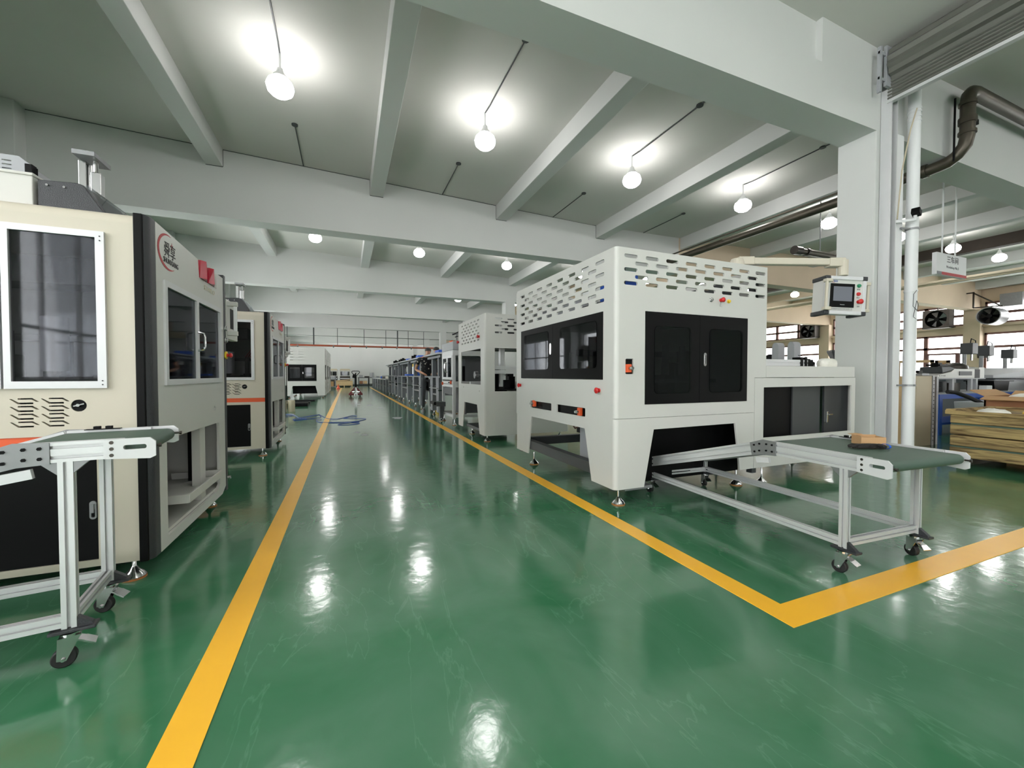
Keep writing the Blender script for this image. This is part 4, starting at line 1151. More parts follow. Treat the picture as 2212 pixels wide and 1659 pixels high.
MB().box(1.90, 2.12, 9.33, 9.35, .37, .47).box(1.90, 2.12, 9.75, 9.77, .37, .47).build('side_rail', M['dgrey'], t)
MB().cyl((1.88, 9.34, .44), (1.88, 9.78, .44), .04, 14).build('end_roller', M['black'], t, smooth=True)
MB().box(2.02, 2.10, 9.48, 9.62, .08, .42).box(2.0, 2.1, 9.4, 9.48, .24, .38).build('stand', M['dgrey'], t)
foot(t, 2.06, 9.55, .1, .045)
t = thing('cable_tray_bracket', 'black cable gantry with wires standing on top of the framed cabinet', 'bracket', (2.5, 8.9, 1.83))
q = MB().bar((2.25, 8.8, 1.83), (2.25, 8.8, 2.02), .03, .03).bar((2.75, 8.8, 1.83), (2.75, 8.8, 2.06), .03, .03).bar((2.15, 8.8, 2.0), (2.9, 8.8, 2.08), .05, .04, (0, 0, 1))
q.build('gantry', M['galv'], t)
MB().tube([(2.15, 8.78, 1.98), (2.3, 8.75, 2.06), (2.5, 8.77, 2.04), (2.8, 8.75, 2.12)], .012, 6).tube([(2.2, 8.75, 1.93), (2.4, 8.74, 2.0), (2.7, 8.75, 2.0)], .01, 6).build('cable', M['black'], t)
tag(MB().box(2.16, 2.26, 9.05, 9.13, 1.831, 1.87).box(2.19, 2.23, 9.07, 9.11, 1.87, 1.885).build('orange_part', M['orange'], bevel=.004), 'small orange part lying on the framed cabinet', 'part')

# ---------------------------------------------------------------- grey filling stations down the right side
def station(x0, y0, L, label):
    t = thing('assembly_station', label, 'station', (x0 + .45, y0 + L / 2, 0), 'grey two-tier stations')
    W = .95
    MB().prism([(x0, y0 + .25), (x0 + .18, y0), (x0 + W, y0), (x0 + W, y0 + L), (x0, y0 + L)], (0, 0, 1.665), (1, 0, 0), (0, 1, 0), .045).build('top_plate', M['lgrey'], t, bevel=.003)
    MB().box(x0 + .08, x0 + W - .08, y0 + .25, y0 + L - .2, 1.54, 1.60).build('upper_frame', M['grey'], t)
    MB().box(x0 + .02, x0 + W, y0 + .05, y0 + L - .05, 1.03, 1.065).build('middle_plate', M['grey'], t, bevel=.003)
    for yy in (y0 + .65, y0 + L - .75):
        for xx in (x0 + .12, x0 + W - .2):
            MB().box(xx, xx + .12, yy, yy + .13, 1.065, 1.62).build('post', M['grey'], t, bevel=.004)
            MB().prism([(yy - .16, 1.03), (yy - .12, .12), (yy + .14, .12), (yy + .22, 1.03)], (xx + .12, 0, 0), (0, 1, 0), (0, 0, 1), .15).build('leg', M['grey'], t, bevel=.004)
            foot(t, xx + .04, yy, .13, .045)
    MB().box(x0 + .1, x0 + W - .1, y0 + .7, y0 + L - .8, .56, .60).box(x0 + .05, x0 + .8, y0 + .55, y0 + L - .6, .74, .76).build('cross_member', M['galv'], t)
    q = MB(); random.seed(int(y0 * 7))
    for k in range(12):
        yy = y0 + .4 + (L - .9) * random.random(); xx = x0 + .12 + .5 * random.random()
        q.cyl((xx, yy, .62 + .35 * random.random()), (xx, yy + .22, .66 + .3 * random.random()), .03 + .02 * random.random(), 8)
        q.box(xx, xx + .1, yy, yy + .08, .6, .7 + .25 * random.random())
    q.build('mechanism', M['black'], t)
    q = MB()
    for k in range(6):
        yy = y0 + .5 + (L - 1) * k / 6
        q.cyl((x0 + .08, yy, .70 + .05 * (k % 3)), (x0 + .6, yy, .70 + .05 * (k % 3)), .018, 8)
        q.box(x0 + .4, x0 + .5, yy, yy + .06, 1.065, 1.25 + .15 * (k % 2))
    q.build('roller', M['steel'], t)
    q = MB().box(x0 + .35, x0 + .5, y0 + 1.0, y0 + 1.4, 1.07, 1.50).box(x0 + .5, x0 + .6, y0 + 1.7, y0 + 1.9, 1.07, 1.5).cyl((x0 + .3, y0 + .9, 1.12), (x0 + .36, y0 + .9, 1.12), .06, 14)
    q.build('motor', M['dblack'], t, bevel=.004)
    return t
wh = ('nearest to the camera, behind the framed cabinet', 'second in the row, two blue boxes near it', 'third in the row down the aisle', 'fourth in the row down the aisle', 'fifth and farthest of the tall stations')
ys = ((9.85, 2.2), (12.62, 2.8), (15.55, 3.15), (18.85, 2.7), (21.7, 3.0))
for k, ((y, L), w_) in enumerate(zip(ys, wh)):
    station(2.08, y, L, 'grey two-tier steel station, ' + w_)
for k, (x, y, w_, s_) in enumerate(((2.35, 11.2, 'on the nearest grey station', .36), (2.33, 14.6, 'on the second grey station', .36), (2.4, 17.9, 'on the third grey station', .3))):
    tag(MB().box(x, x + s_, y, y + .5, 1.666, 1.80).build('blue_crate', M['bluebox'], bevel=.01), 'blue plastic box lying ' + w_, 'box', 'blue boxes on the stations')
for k, (x, y, w_) in enumerate(((2.28, 15.8, 'third'), (2.25, 19.1, 'fourth'), (2.3, 20.2, 'fourth'), (2.25, 22.1, 'fifth'))):
    q = MB().cyl((x, y, 1.75), (x + .28, y, 1.75), .085, 14).box(x + .05, x + .2, y - .1, y + .1, 1.666, 1.69).box(x + .08, x + .18, y - .05, y + .05, 1.82, 1.87).cyl((x + .28, y, 1.75), (x + .33, y, 1.75), .03, 8)
    tag(q.build('electric_motor', M['dblack'], bevel=.004), 'black electric motor on the %s grey station%s' % (w_, ', nearer one' if k == 1 else (', farther one' if k == 2 else '')), 'motor', 'motors on the stations')
t = thing('blue_tray_stand', 'bright blue tray with yellow and white bottle between the grey stations', 'tray', (2.1, 15.35, 1.07))
MB().box(1.98, 2.5, 15.0, 15.5, 1.075, 1.13).build('tray', M['bluebox'], t, bevel=.006)
MB().cyl((2.28, 15.2, 1.13), (2.28, 15.2, 1.40), .07, 14).build('white_body', M['trimw'], t, smooth=True)
MB().cyl((2.28, 15.2, 1.40), (2.28, 15.2, 1.50), .06, 14).build('yellow_cap', M['yplast'], t, smooth=True)
MB().cyl((2.42, 15.25, 1.13), (2.42, 15.25, 1.45), .06, 14).build('blue_tube', M['bluebox'], t, smooth=True)
tag(MB().lathe([(0, 0), (.11, 0), (.12, .2), (.05, .23), (.04, .26), (0, .26)], (2.72, 13.0, 0), 16).build('yellow_canister', M['yplast'], smooth=True), 'dark yellow canister on the floor under the second grey station', 'canister')

# low frames further on
def low_table(x0, y0, L, label):
    t = thing('low_frame', label, 'frame', (x0 + .4, y0 + L / 2, 0), 'low grey frames')
    MB().box(x0, x0 + .85, y0, y0 + L, .80, .85).build('top_plate', M['lgrey'], t)
    for yy in (y0 + .15, y0 + L - .45):
        for xx in (x0 + .04, x0 + .7):
            MB().prism([(yy, .8), (yy + .03, .08), (yy + .11, .08), (yy + .11, 0), (yy + .17, 0), (yy + .17, .08), (yy + .25, .08), (yy + .3, .8)], (xx + .1, 0, 0), (0, 1, 0), (0, 0, 1), .10).build('leg', M['grey'], t)
    MB().box(x0 + .05, x0 + .8, y0 + .2, y0 + L - .2, .4, .44).build('cross_member', M['dgrey'], t)
    return t
for k, w_ in enumerate(('first after the tall stations', 'second after the tall stations', 'third after the tall stations', 'fourth after the tall stations', 'fifth after the tall stations', 'last before the far wall')):
    low_table(2.08, 24.95 + 2.45 * k, 2.3, 'low grey steel frame down the right side, ' + w_)
for k, (x, y, s_, m, l) in enumerate(((2.2, 26.3, .16, 'tissue', 'white covered part on the first low grey frame'), (2.2, 29.0, .2, 'galv', 'steel drum part on the second low grey frame'), (2.25, 31.0, .15, 'bluebox', 'blue part on the third low grey frame'))):
    tag(MB().cyl((x, y, .851 + s_ / 2), (x + .5, y, .851 + s_ / 2), s_ / 2, 12).build('machine_part', M[m], smooth=True), l, 'part')

# ---------------------------------------------------------------- people at the stations
def person(loc, height, label, shirt, lean, look, reach):
    t = thing('person', label, 'person', loc)
    x, y, _ = loc; k = height / 1.75
    def Q(a, b_, c): return Vector((x + a * k, y + b_ * k, c * k))
    lx_, ly_ = lean
    hip = Q(0, 0, .93); ch = Q(lx_ * .6, ly_ * .6, 1.25); nk = Q(lx_, ly_, 1.46); hd_ = Q(lx_ + look[0], ly_ + look[1], 1.60)
    # body: head, neck, arms and hands in one surface
    sL = Q(lx_ * .9 - .19, ly_ * .9, 1.40); sR = Q(lx_ * .9 + .19, ly_ * .9, 1.40)
    eL = Q(lx_ - .24, ly_ + .06 + reach * .1, 1.13); eR = Q(lx_ + .26, ly_ + reach * .12, 1.14)
    wL = Q(lx_ - .10, ly_ - reach * .28, 1.02); wR = Q(lx_ + .12, ly_ - reach * .3, 1.03)
    pts = [nk, Q(lx_ + look[0] * .5, ly_ + look[1] * .5, 1.52), hd_ + Vector((0, -.01, -.04)), hd_ + Vector((0, 0, .05)), hd_ + Vector((0, .01, .10)), ch, sL, eL, wL, sR, eR, wR]
    ed = [(0, 1), (1, 2), (2, 3), (3, 4), (5, 0), (0, 6), (6, 7), (7, 8), (0, 9), (9, 10), (10, 11)]
    rad = [.055, .052, (.062, .075), (.076, .09), (.06, .075), .1, .055, .04, .028, .055, .04, .028]
    for w_, e_, sgn in ((8, 7, 1), (11, 10, -1)):
        dv = (pts[w_] - pts[e_]).normalized(); sv = dv.cross(Vector((0, 0, 1))).normalized()
        pi = len(pts); pts.append(pts[w_] + dv * .055); ed.append((w_, pi)); rad.append((.036, .02))
        for f in range(4):
            i0 = len(pts); off = sv * (-.03 + .02 * f); ln = (.06, .075, .07, .055)[f]
            pts += [pts[pi] + dv * .035 + off, pts[pi] + dv * (.035 + ln * .5) + off + Vector((0, 0, -.008)), pts[pi] + dv * (.035 + ln * .9) + off + Vector((0, 0, -.024))]
            ed += [(pi, i0), (i0, i0 + 1), (i0 + 1, i0 + 2)]; rad += [.009, .0085, .008]
        i0 = len(pts); pts += [pts[w_] + dv * .03 + sv * (sgn * .035), pts[w_] + dv * .06 + sv * (sgn * .06)]
        ed += [(w_, i0), (i0, i0 + 1)]; rad += [.012, .010]
    skin('body', pts, ed, rad, M['skin'], t, 2, 5)
    # face details
    f = Vector((look[0], look[1] - .25, -.12)).normalized()
    fc = hd_ + Vector((0, 0, .01))
    MB().ball(fc + f * .088, .014, 8, (1, 1, 1.3)).ball(fc + Vector((-.078, 0, .01)), .022, 8, (.5, .8, 1.2)).ball(fc + Vector((.078, 0, .01)), .022, 8, (.5, .8, 1.2)).build('nose_and_ears', M['skin'], t, smooth=True)
    MB().ball(fc + f * .082 + Vector((-.03, 0, .025)), .011, 8).ball(fc + f * .082 + Vector((.03, 0, .025)), .011, 8).box(fc.x - .022, fc.x + .022, (fc + f * .082).y - .004, (fc + f * .082).y + .01, fc.z - .05, fc.z - .042).build('eyes_and_mouth', M['hair'], t, smooth=True)
    hr = MB(); rg = []
    c = hd_ + Vector((0, .018, .045))
    for q in range(8):
        a = R(-12 + 102 * q / 7)
        rg.append([(c.x + .093 * math.cos(a) * math.cos(2 * math.pi * i / 18), c.y + .11 * math.cos(a) * math.sin(2 * math.pi * i / 18) + .004, c.z + .088 * math.sin(a)) for i in range(18)])
    hr.loft(rg); hr.build('hair', M['hair'], t, smooth=True)
    # shirt
    pts = [Q(0, 0, .90), Q(lx_ * .3, ly_ * .3, 1.08), ch, Q(lx_ * .85, ly_ * .85, 1.38), nk + Vector((0, 0, -.02)), sL, (sL + eL) / 2, sR, (sR + eR) / 2]
    ed = [(0, 1), (1, 2), (2, 3), (3, 4), (3, 5), (5, 6), (3, 7), (7, 8)]
    rad = [(.17, .12), (.165, .12), (.185, .125), (.15, .10), .06, .075, .06, .075, .06]
    skin('shirt', pts, ed, rad, M[shirt], t, 2, 2)
    pts = [Q(0, 0, .95), Q(-.09, 0, .84), Q(-.11, -.01, .48), Q(-.11, .02, .10), Q(.09, 0, .84), Q(.11, -.01, .48), Q(.11, .02, .10)]
    skin('trousers', pts, [(0, 1), (1, 2), (2, 3), (0, 4), (4, 5), (5, 6)], [(.15, .11), .10, .068, .052, .10, .068, .052], M['trouser'], t, 2, 0)
    for sx in (-.11, .11):
        c = Q(sx, -.03, .0)
        MB().loft([[(c.x + .048 * math.cos(R(30 * i)) * q, c.y + .135 * math.sin(R(30 * i)) * q - .02, z) for i in range(12)] for z, q in ((0, 1), (.04, 1), (.075, .8), (.10, .55))]).build('shoe', M['shoe'], t, smooth=True)
    return t
person((2.24, 12.32, 0), 1.95, 'person in black and white floral shirt bending over the grey station', 'floralA', (-.06, -.10), (.06, -.05), 1)
person((2.56, 12.40, 0), 2.0, 'person in black and yellow floral shirt standing behind the nearest grey station', 'floralB', (-.01, -.02), (-.02, -.02), 1)

# ---------------------------------------------------------------- white machines farther down on the left
def white_machine(x1, y0, label):
    x0, D = x1 - 1.62, 2.15
    t = thing('coating_machine', label, 'machine', ((x0 + x1) / 2, y0 + D / 2, 0), 'white machines with black windows far down the left side')
    vents = [rrect(x1 - 1.50 + .36 * c, x1 - 1.26 + .36 * c, 2.32 - .13 * r, 2.345 - .13 * r, .01, 2) for c in (0, 1) for r in range(5)]
    MB().panel([(x0, .11), (x0 + .12, .11), (x0 + .23, .58), (x1 - .42, .58), (x1 - .31, .11), (x1, .11), (x1, 2.42), (x0 + .03, 2.42)], vents + [rect(x0 + .02, x1 - .37, .806, 1.598)], (0, y0, 0), th=.02, **XZ).build('front_panel', M['white'], t, bevel=.01)
    for a, b_, pn in ((x0 + .022, x0 + .63, 1), (x0 + .634, x1 - .372, 1)):
        d = MB().panel(rect(a, b_, .81, 1.594), [rrect(a + .09, b_ - .09, .95, 1.46, .04)], (0, y0 - .004, 0), th=.02, **XZ).build('door', M['black'], t)
        MB().box(a + .08, b_ - .08, y0 - .001, y0 + .002, .94, 1.47).build('pane', M['smoke'], d)
    MB().box(x0 + .655, x0 + .685, y0 - .016, y0 - .004, 1.15, 1.24).build('door_latch', M['steel'], t)
    MB().box(x0 + .1, x0 + .5, y0 + .3, y0 + .6, .9, 1.4).box(x0 + .7, x1 - .45, y0 + .3, y0 + .4, 1.15, 1.22).box(x0 + .1, x0 + .5, y0 + .2, y0 + .25, 1.0, 1.16).build('mechanism', M['lgrey'], t)
    sl = [rrect(-(y0 + .35 + .75), -(y0 + .35), 1.85 + .07 * k, 1.88 + .07 * k, .012, 2) for k in range(7)]
    sl = [[(-u, v) for u, v in p] for p in sl]
    hs = sl + [rect(y0 + .12, y0 + 1.0, .86, 1.60), rect(y0 + .2, y0 + .5, .62, .72), rect(y0 + .62, y0 + .85, .62, .72), [(y0 + .15, .2), (y0 + .15, .5), (y0 + .9, .5), (y0 + .9, .2)]]
    MB().panel([(y0 + .02, .11), (y0 + D, .11), (y0 + D, 2.42), (y0 + .02, 2.42)], hs, (x1, 0, 0), th=.02, **YZp).build('aisle_side_panel', M['white'], t, bevel=.008)
    d = MB().box(x1 - .015, x1 + .012, y0 + .13, y0 + .99, .87, 1.59).build('side_door', M['black'], t)
    MB().box(x1 + .012, x1 + .04, y0 + .55, y0 + .62, 1.0, 1.45).build('door_handle', M['trimw'], d)
    MB().box(x0, x0 + .02, y0 + .02, y0 + D, .4, 2.42).box(x0, x1, y0 + D - .02, y0 + D, .4, 2.42).box(x0 + .02, x1 - .02, y0 + .02, y0 + D, .74, .77).build('body', M['white'], t)
    MB().box(x0 + .2, x1 - .2, y0 + .3, y0 + .33, .2, .74).box(x1 - .06, x1 - .04, y0 + .1, y0 + .95, .15, .74).build('inner_guard', M['dblack'], t)
    for x in (x0 + .08, x1 - .1):
        for y in (y0 + .12, y0 + D - .1): foot(t, x, y, .12, .045)
    return t
WM = white_machine(-1.0, 21.6, 'white machine with black double doors, nearest of the far left row')
dup(WM, Vector(WM.location) + Vector((0, 2.6, 0)), label='white machine, second of the far left row')
dup(WM, Vector(WM.location) + Vector((0, 5.2, 0)), label='white machine, third of the far left row')
dup(WM, Vector(WM.location) + Vector((-2.05, 2.3, 0)), label='white machine standing farther left, behind the nearest of the far left row')
# wider base of the front machine with its emergency stop
t = thing('side_table', 'low white table unit with red stop button beside the far left machines', 'table', (-3.0, 21.9, 0))
MB().box(-3.3, -2.66, 21.6, 22.6, .6, 1.65).build('cabinet_body', M['white2'], t, bevel=.01)
MB().box(-3.28, -3.2, 21.65, 22.5, 0, .6).box(-2.76, -2.68, 21.65, 22.5, 0, .6).build('stand', M['dgrey'], t)
estop(t, (-2.9, 21.6, 1.45), (0, -1, 0), .05)
# trolley, cone, crates at the far end
t = thing('trolley', 'grey metal trolley standing beyond the far left machines', 'trolley', (-1.05, 33.9, 0))
MB().box(-1.4, -.80, 33.7, 34.3, .75, 1.0).build('drawer_box', M['lgrey'], t, bevel=.01)
MB().box(-.88, -.80, 33.65, 33.75, .12, 1.05).box(-1.4, -1.32, 33.65, 33.75, .12, 1.05).box(-1.4, -.8, 33.7, 34.3, .16, .22).build('frame', M['grey'], t)
for x in (-1.35, -.86):
    MB().cyl((x - .02, 33.75, .07), (x + .02, 33.75, .07), .07, 14).cyl((x - .02, 34.2, .07), (x + .02, 34.2, .07), .07, 14).build('wheels', M['rubber'], t)
tag(MB().box(-1.25, -.98, 33.8, 34.1, .222, .6).build('carton', M['card'], bevel=.005), 'brown carton on the lower shelf of the grey trolley', 'box')
t = thing('traffic_cone', 'small red traffic cone at the far end of the left yellow line', 'cone', (-.68, 35.4, 0))
MB().box(-.84, -.52, 35.24, 35.56, 0, .03).build('cone_base', M['red'], t)
MB().lathe([(0, .03), (.12, .03), (.03, .34), (0, .35)], (-.68, 35.4, 0), 16).build('cone_body', M['orange'], t, smooth=True)
t = thing('wooden_pallet_crate', 'long pale plywood crate on skids by the far wall', 'crate', (-.3, 39.6, 0))
MB().box(-1.0, .45, 39.3, 40.2, .14, .58).build('crate_body', M['wood'], t, bevel=.01)
MB().add([(-1.05, 39.25, .56), (.5, 39.25, .66), (.5, 40.25, .66), (-1.05, 40.25, .56), (-1.05, 39.25, .60), (.5, 39.25, .70), (.5, 40.25, .70), (-1.05, 40.25, .60)], [(0, 3, 2, 1), (4, 5, 6, 7), (0, 1, 5, 4), (1, 2, 6, 5), (2, 3, 7, 6), (3, 0, 4, 7)]).build('lid', M['wood'], t)
MB().box(-1.0, -.92, 39.3, 40.2, 0, .14).box(-.3, -.22, 39.3, 40.2, 0, .14).box(.35, .43, 39.3, 40.2, 0, .14).build('skid', M['wood'], t)
def beige_machine(x, label):
    t = thing('cream_top_machine', label, 'machine', (x, 42, 0), 'cream topped machines by the far wall')
    MB().box(x - .45, x + .45, 41.6, 42.6, 0.02, 1.02).build('base', M['dsteel'], t, bevel=.01)
    MB().box(x - .46, x + .46, 41.58, 42.6, .98, 1.52).build('cabinet_body', M['white2'], t, bevel=.01)
    MB().prism([(x - .46, 1.52), (x + .46, 1.52), (x + .46, 1.60), (x + .38, 1.68), (x - .38, 1.68), (x - .46, 1.60)], (0, 41.55, 0), (1, 0, 0), (0, 0, 1), 1.0).build('hood', M['boardm'], t)
    for a in (-.39, .03):
        MB().box(x + a, x + a + .36, 41.56, 41.58, 1.04, 1.42).build('window', M['tint'], t)
    MB().box(x - .42, x + .42, 41.57, 41.6, .72, .80).build('rail', M['alug'], t)
    return t
beige_machine(-.2, 'cream topped machine with two dark windows by the far wall, nearer the pallet truck')
beige_machine(-1.32, 'cream topped machine by the far wall, partly behind the white machines')
t = thing('sign_stand', 'small black stand with white writing beside the plywood crate', 'stand', (.62, 40.6, 0))
MB().bar((.55, 40.6, .82), (.62, 40.6, 1.18), .26, .02, (0, 1, 0)).build('board', M['dblack'], t)
MB().bar((.6, 40.66, 0), (.6, 40.66, .9), .04, .04).build('post', M['dgrey'], t)
t = thing('workbench', 'dark workbench with parts on it against the far wall', 'workbench', (1.6, 42.3, 0))
MB().box(.95, 3.2, 41.9, 42.7, .80, .86).build('bench_top', M['dgrey'], t)
for x in (1.0, 1.9, 3.1):
    for y in (41.95, 42.6):
        MB().box(x, x + .06, y, y + .06, 0, .8).build('leg', M['dgrey'], t)
MB().box(1.9, 2.0, 41.95, 42.6, .1, .8).box(1.0, 3.1, 41.95, 42.6, .2, .24).build('shelf', M['dsteel'], t)
for x, w_, h, m, n_, l in ((1.05, .35, .24, 'lgrey', 'parts_box', 'grey parts box at the left end of the far workbench'), (1.55, .45, .12, 'dsteel', 'metal_part', 'dark metal part lying on the far workbench'), (2.65, .3, .14, 'lgrey', 'metal_part', 'pale metal part at the right of the far workbench')):
    tag(MB().box(x, x + w_, 42.0, 42.4, .861, .861 + h).build(n_, M[m], bevel=.02), l, 'part')
tag(MB().cyl((2.25, 42.2, .861), (2.25, 42.2, 1.30), .19, 18).cyl((2.25, 42.2, 1.30), (2.25, 42.2, 1.32), .17, 18).build('steel_drum', M['galv'], smooth=True), 'upright steel coil drum on the far workbench', 'drum')
for x, w_, m, l in ((1.1, .3, 'card2', 'brown carton under the far workbench, left one'), (1.45, .35, 'wood', 'pale wooden box under the far workbench')):
    tag(MB().box(x, x + w_, 42.0, 42.5, .241, .52).build('storage_box', M[m], bevel=.01), l, 'box')

# pallet truck
t = thing('pallet_truck', 'dark red hand pallet truck standing in the middle of the aisle', 'pallet truck', (.38, 21.8, 0))
MB().tube([(.38, 21.6, 1.04), (.33, 21.6, 1.08), (.22, 21.6, 1.20), (.20, 21.6, 1.25), (.23, 21.6, 1.285), (.30, 21.6, 1.295), (.46, 21.6, 1.295), (.54, 21.6, 1.285), (.57, 21.6, 1.25), (.55, 21.6, 1.20), (.44, 21.6, 1.08), (.39, 21.6, 1.04)], .016, 8).build('handle_loop', M['dblack'], t, smooth=True)
MB().bar((.385, 21.62, .5), (.385, 21.6, 1.06), .085, .06, (0, 1, 0)).cyl((.385, 21.6, 1.04), (.385, 21.6, 1.2), .03, 10).build('drawbar', M['dblack'], t, bevel=.006)
MB().tube([(.39, 21.59, 1.2), (.43, 21.58, 1.22), (.47, 21.58, 1.18)], .008, 6).build('release_lever', M['steel'], t)
MB().prism([(.06, .10), (.06, .16), (.33, .50), (.44, .50), (.71, .16), (.71, .10), (.62, .10), (.42, .40), (.35, .40), (.15, .10)], (0, 21.72, 0), (1, 0, 0), (0, 0, 1), .05).prism([(.06, .09), (.71, .09), (.71, .18), (.06, .18)], (0, 21.75, 0), (1, 0, 0), (0, 0, 1), .06).build('chassis', M['dred'], t, bevel=.006)
MB().cyl((.385, 21.66, .14), (.385, 21.66, .48), .05, 14).cyl((.385, 21.63, .3), (.385, 21.63, .42), .03, 10).bar((.2, 21.66, .27), (.57, 21.66, .27), .02, .03).build('hydraulic_pump', M['steel'], t, smooth=True)
for x in (.33, .44):
    MB().cyl((x - .022, 21.64, .09), (x + .022, 21.64, .09), .09, 20).build('steer_wheel', M['trimw'], t)
for x in (.08, .53):
    MB().box(x, x + .16, 21.8, 22.9, .08, .13).build('fork', M['dred'], t, bevel=.01)
    MB().cyl((x + .05, 22.75, .04), (x + .11, 22.75, .04), .04, 12).build('load_wheel', M['rubber'], t)

# blue hose on the floor, blocks and black bars
random.seed(11)
hp = []
base = [(-2.1, 12.3), (-1.7, 12.9), (-1.35, 12.5), (-1.6, 11.9), (-1.95, 12.1), (-1.4, 12.4), (-1.15, 11.6), (-.95, 11.3), (-1.25, 11.2), (-1.0, 11.9), (-.72, 12.4), (-.85, 12.0), (-1.2, 11.0), (-.9, 11.2), (-.65, 11.6), (-.72, 12.3), (-.55, 11.5), (-.42, 11.0), (-.2, 11.0), (.1, 11.7), (.22, 11.5), (.0, 11.2), (-.1, 11.1), (.2, 10.9), (.42, 10.7), (.2, 10.25), (-.1, 10.15), (-.4, 10.2), (-.62, 10.4), (-.7, 10.8), (-.6, 11.0)]
base2 = [(-.62, 10.4), (-.3, 10.1), (.1, 10.0), (.25, 9.85), (.15, 9.65), (-.1, 9.6), (-.2, 9.75), (.0, 9.95), (.25, 10.15)]
def cat(ps, n=6):
    out = []
    for i in range(len(ps) - 1):
        p0, p1, p2, p3 = [Vector(ps[max(0, min(len(ps) - 1, j))]) for j in (i - 1, i, i + 1, i + 2)]
        for k in range(n):
            u = k / n
            out.append(.5 * ((2 * p1) + (p2 - p0) * u + (2 * p0 - 5 * p1 + 4 * p2 - p3) * u * u + (3 * p1 - p0 - 3 * p2 + p3) * u ** 3))
    out.append(Vector(ps[-1])); return out
c_ = cat(base); c2_ = cat(base2)
q = MB().tube([(p.x, p.y, .006 + .006 * ((i // 9) % 2)) for i, p in enumerate(c_)], .006, 6).tube([(p.x, p.y, .006) for p in c2_], .006, 6)
tag(q.build('air_hose', M['hose'], smooth=True), 'tangled thin blue air hose lying across the left yellow line', 'hose')
for k, (x, y, l) in enumerate(((-1.78, 13.7, 'pale round wooden drum on the floor behind the cream machines, left one'), (-1.565, 13.75, 'pale round wooden drum on the floor behind the cream machines, right one'))):
    tag(MB().lathe([(0, 0), (.095, 0), (.1, .01), (.1, .33), (.095, .34), (0, .34)], (x, y, 0), 20).build('wooden_drum', M['boardm'], smooth=True), l, 'drum', 'wooden drums')
for k, (x0_, x1_, y, z, l) in enumerate(((-3.2, -1.25, 18.6, 0, 'long flat black steel bar on the floor, farthest of three'), (-3.2, -1.35, 17.4, 0, 'flat black steel bar on the floor, middle of three'), (-3.2, -1.3, 15.9, 0, 'thick black steel bar on the floor, nearest of three'))):
    tag(MB().box(x0_, x1_, y, y + .5, z, z + .06 + .05 * (k == 2)).build('steel_bar', M['dblack'], bevel=.01), l, 'bar', 'black steel bars')

# orange-brown duct pipe across the hall
t = thing('bus_duct', 'orange brown pipe crossing the hall on hangers near the far wall', 'pipe', (1.5, 30, 3.07))
MB().cyl((-5.2, 30, 3.07), (6.9, 30, 3.07), .06, 12).build('pipe', M['rust'], t, smooth=True)
for x in (-3.0, -.85, .2, 1.25, 2.3, 3.3, 4.3, 5.4):
    MB().cyl((x - .04, 30, 3.03), (x + .04, 30, 3.03), .085, 12).build('clamp', M['galv'], t)
for x in (-3.6, -2.05, -.6, 1.1, 2.55, 3.35, 4.1, 5.2):
    MB().cyl((x, 30, 3.1), (x, 30, zc(x)), .018 if x not in (-2.05, 3.35) else .04, 8).build('hanger_rod', M['dgrey'], t)
MB().cyl((-5.2, 30.3, 3.75), (6.9, 30.3, 3.75), .012, 6).build('support_wire', M['dgrey'], t)

# ---------------------------------------------------------------- roller door beside the column
t = thing('roller_shutter', 'rolled up grey steel shutter door above the opening by the column', 'shutter', (6.15, 0, 4.4))
pts = []
for k in range(28):
    a = 2 * math.pi * k / 28
    r = .225 if k % 2 else .20
    pts.append((6.17 + r * math.cos(a), 4.82 + r * math.sin(a)))
MB().loft([[(x, y, z) for x, z in pts] for y in (2.86, -2.9)]).build('shutter_roll', M['roll'], t)
q = MB()
pr = []
for k in range(7):
    z = 4.68 - k * .038
    pr += [(6.08, z), (6.065, z - .012), (6.065, z - .026)]
pr += [(6.08, 4.41), (6.10, 4.41)] + [(6.10, 4.68)]
q.loft([[(x, y, z) for x, z in pr] for y in (2.90, -2.9)])
q.build('shutter_curtain', M['roll'], t)
MB().box(6.055, 6.12, -2.9, 2.90, 4.375, 4.41).build('bottom_bar', M['alug'], t)
MB().box(5.98, 6.36, 2.87, 2.90, 4.55, 5.02).box(5.86, 6.0, 2.88, 2.90, 4.60, 4.63).box(5.86, 6.0, 2.88, 2.90, 4.90, 4.93).box(5.86, 5.89, 2.87, 2.91, 4.45, 4.98).build('end_bracket', M['lgrey'], t)
t = thing('shutter_guide', 'tall pale steel guide rail of the roller shutter against the column', 'rail', (6.15, 2.93, 0))
MB().box(6.075, 6.095, 2.86, 2.965, 0, 4.55).box(6.095, 6.20, 2.93, 2.965, 0, 4.52).box(6.20, 6.215, 2.86, 2.965, 0, 4.55).build('channel', M['alug'], t)
MB().box(6.095, 6.2, 2.925, 2.93, 0, 4.5).build('groove', M['galv'], t)
tag(MB().box(6.24, 6.45, 2.90, 3.1, 0, 4.07).build('door_post', M['trimw'], bevel=.008), 'white painted post right beside the shutter guide rail', 'post')
tag(MB().box(6.50, 6.60, 3.0, 3.2, 0, 4.07).build('door_post', M['plaster'], bevel=.006), 'narrow white post between the shutter post and the white downpipe', 'post')
t = thing('downpipe', 'white plastic downpipe with clamps standing beside the door posts', 'pipe', (6.57, 2.86, 0))
MB().cyl((6.57, 2.86, 0), (6.57, 2.86, 5.06), .062, 24).build('pipe', M['pvc'], t, smooth=True)
for z in (.06, .09, .12, 2.15, 4.25, 4.3, 4.36, 4.4):
    MB().cyl((6.57, 2.86, z - .012), (6.57, 2.86, z + .012), .067, 24).build('collar', M['pvc'], t, smooth=True)
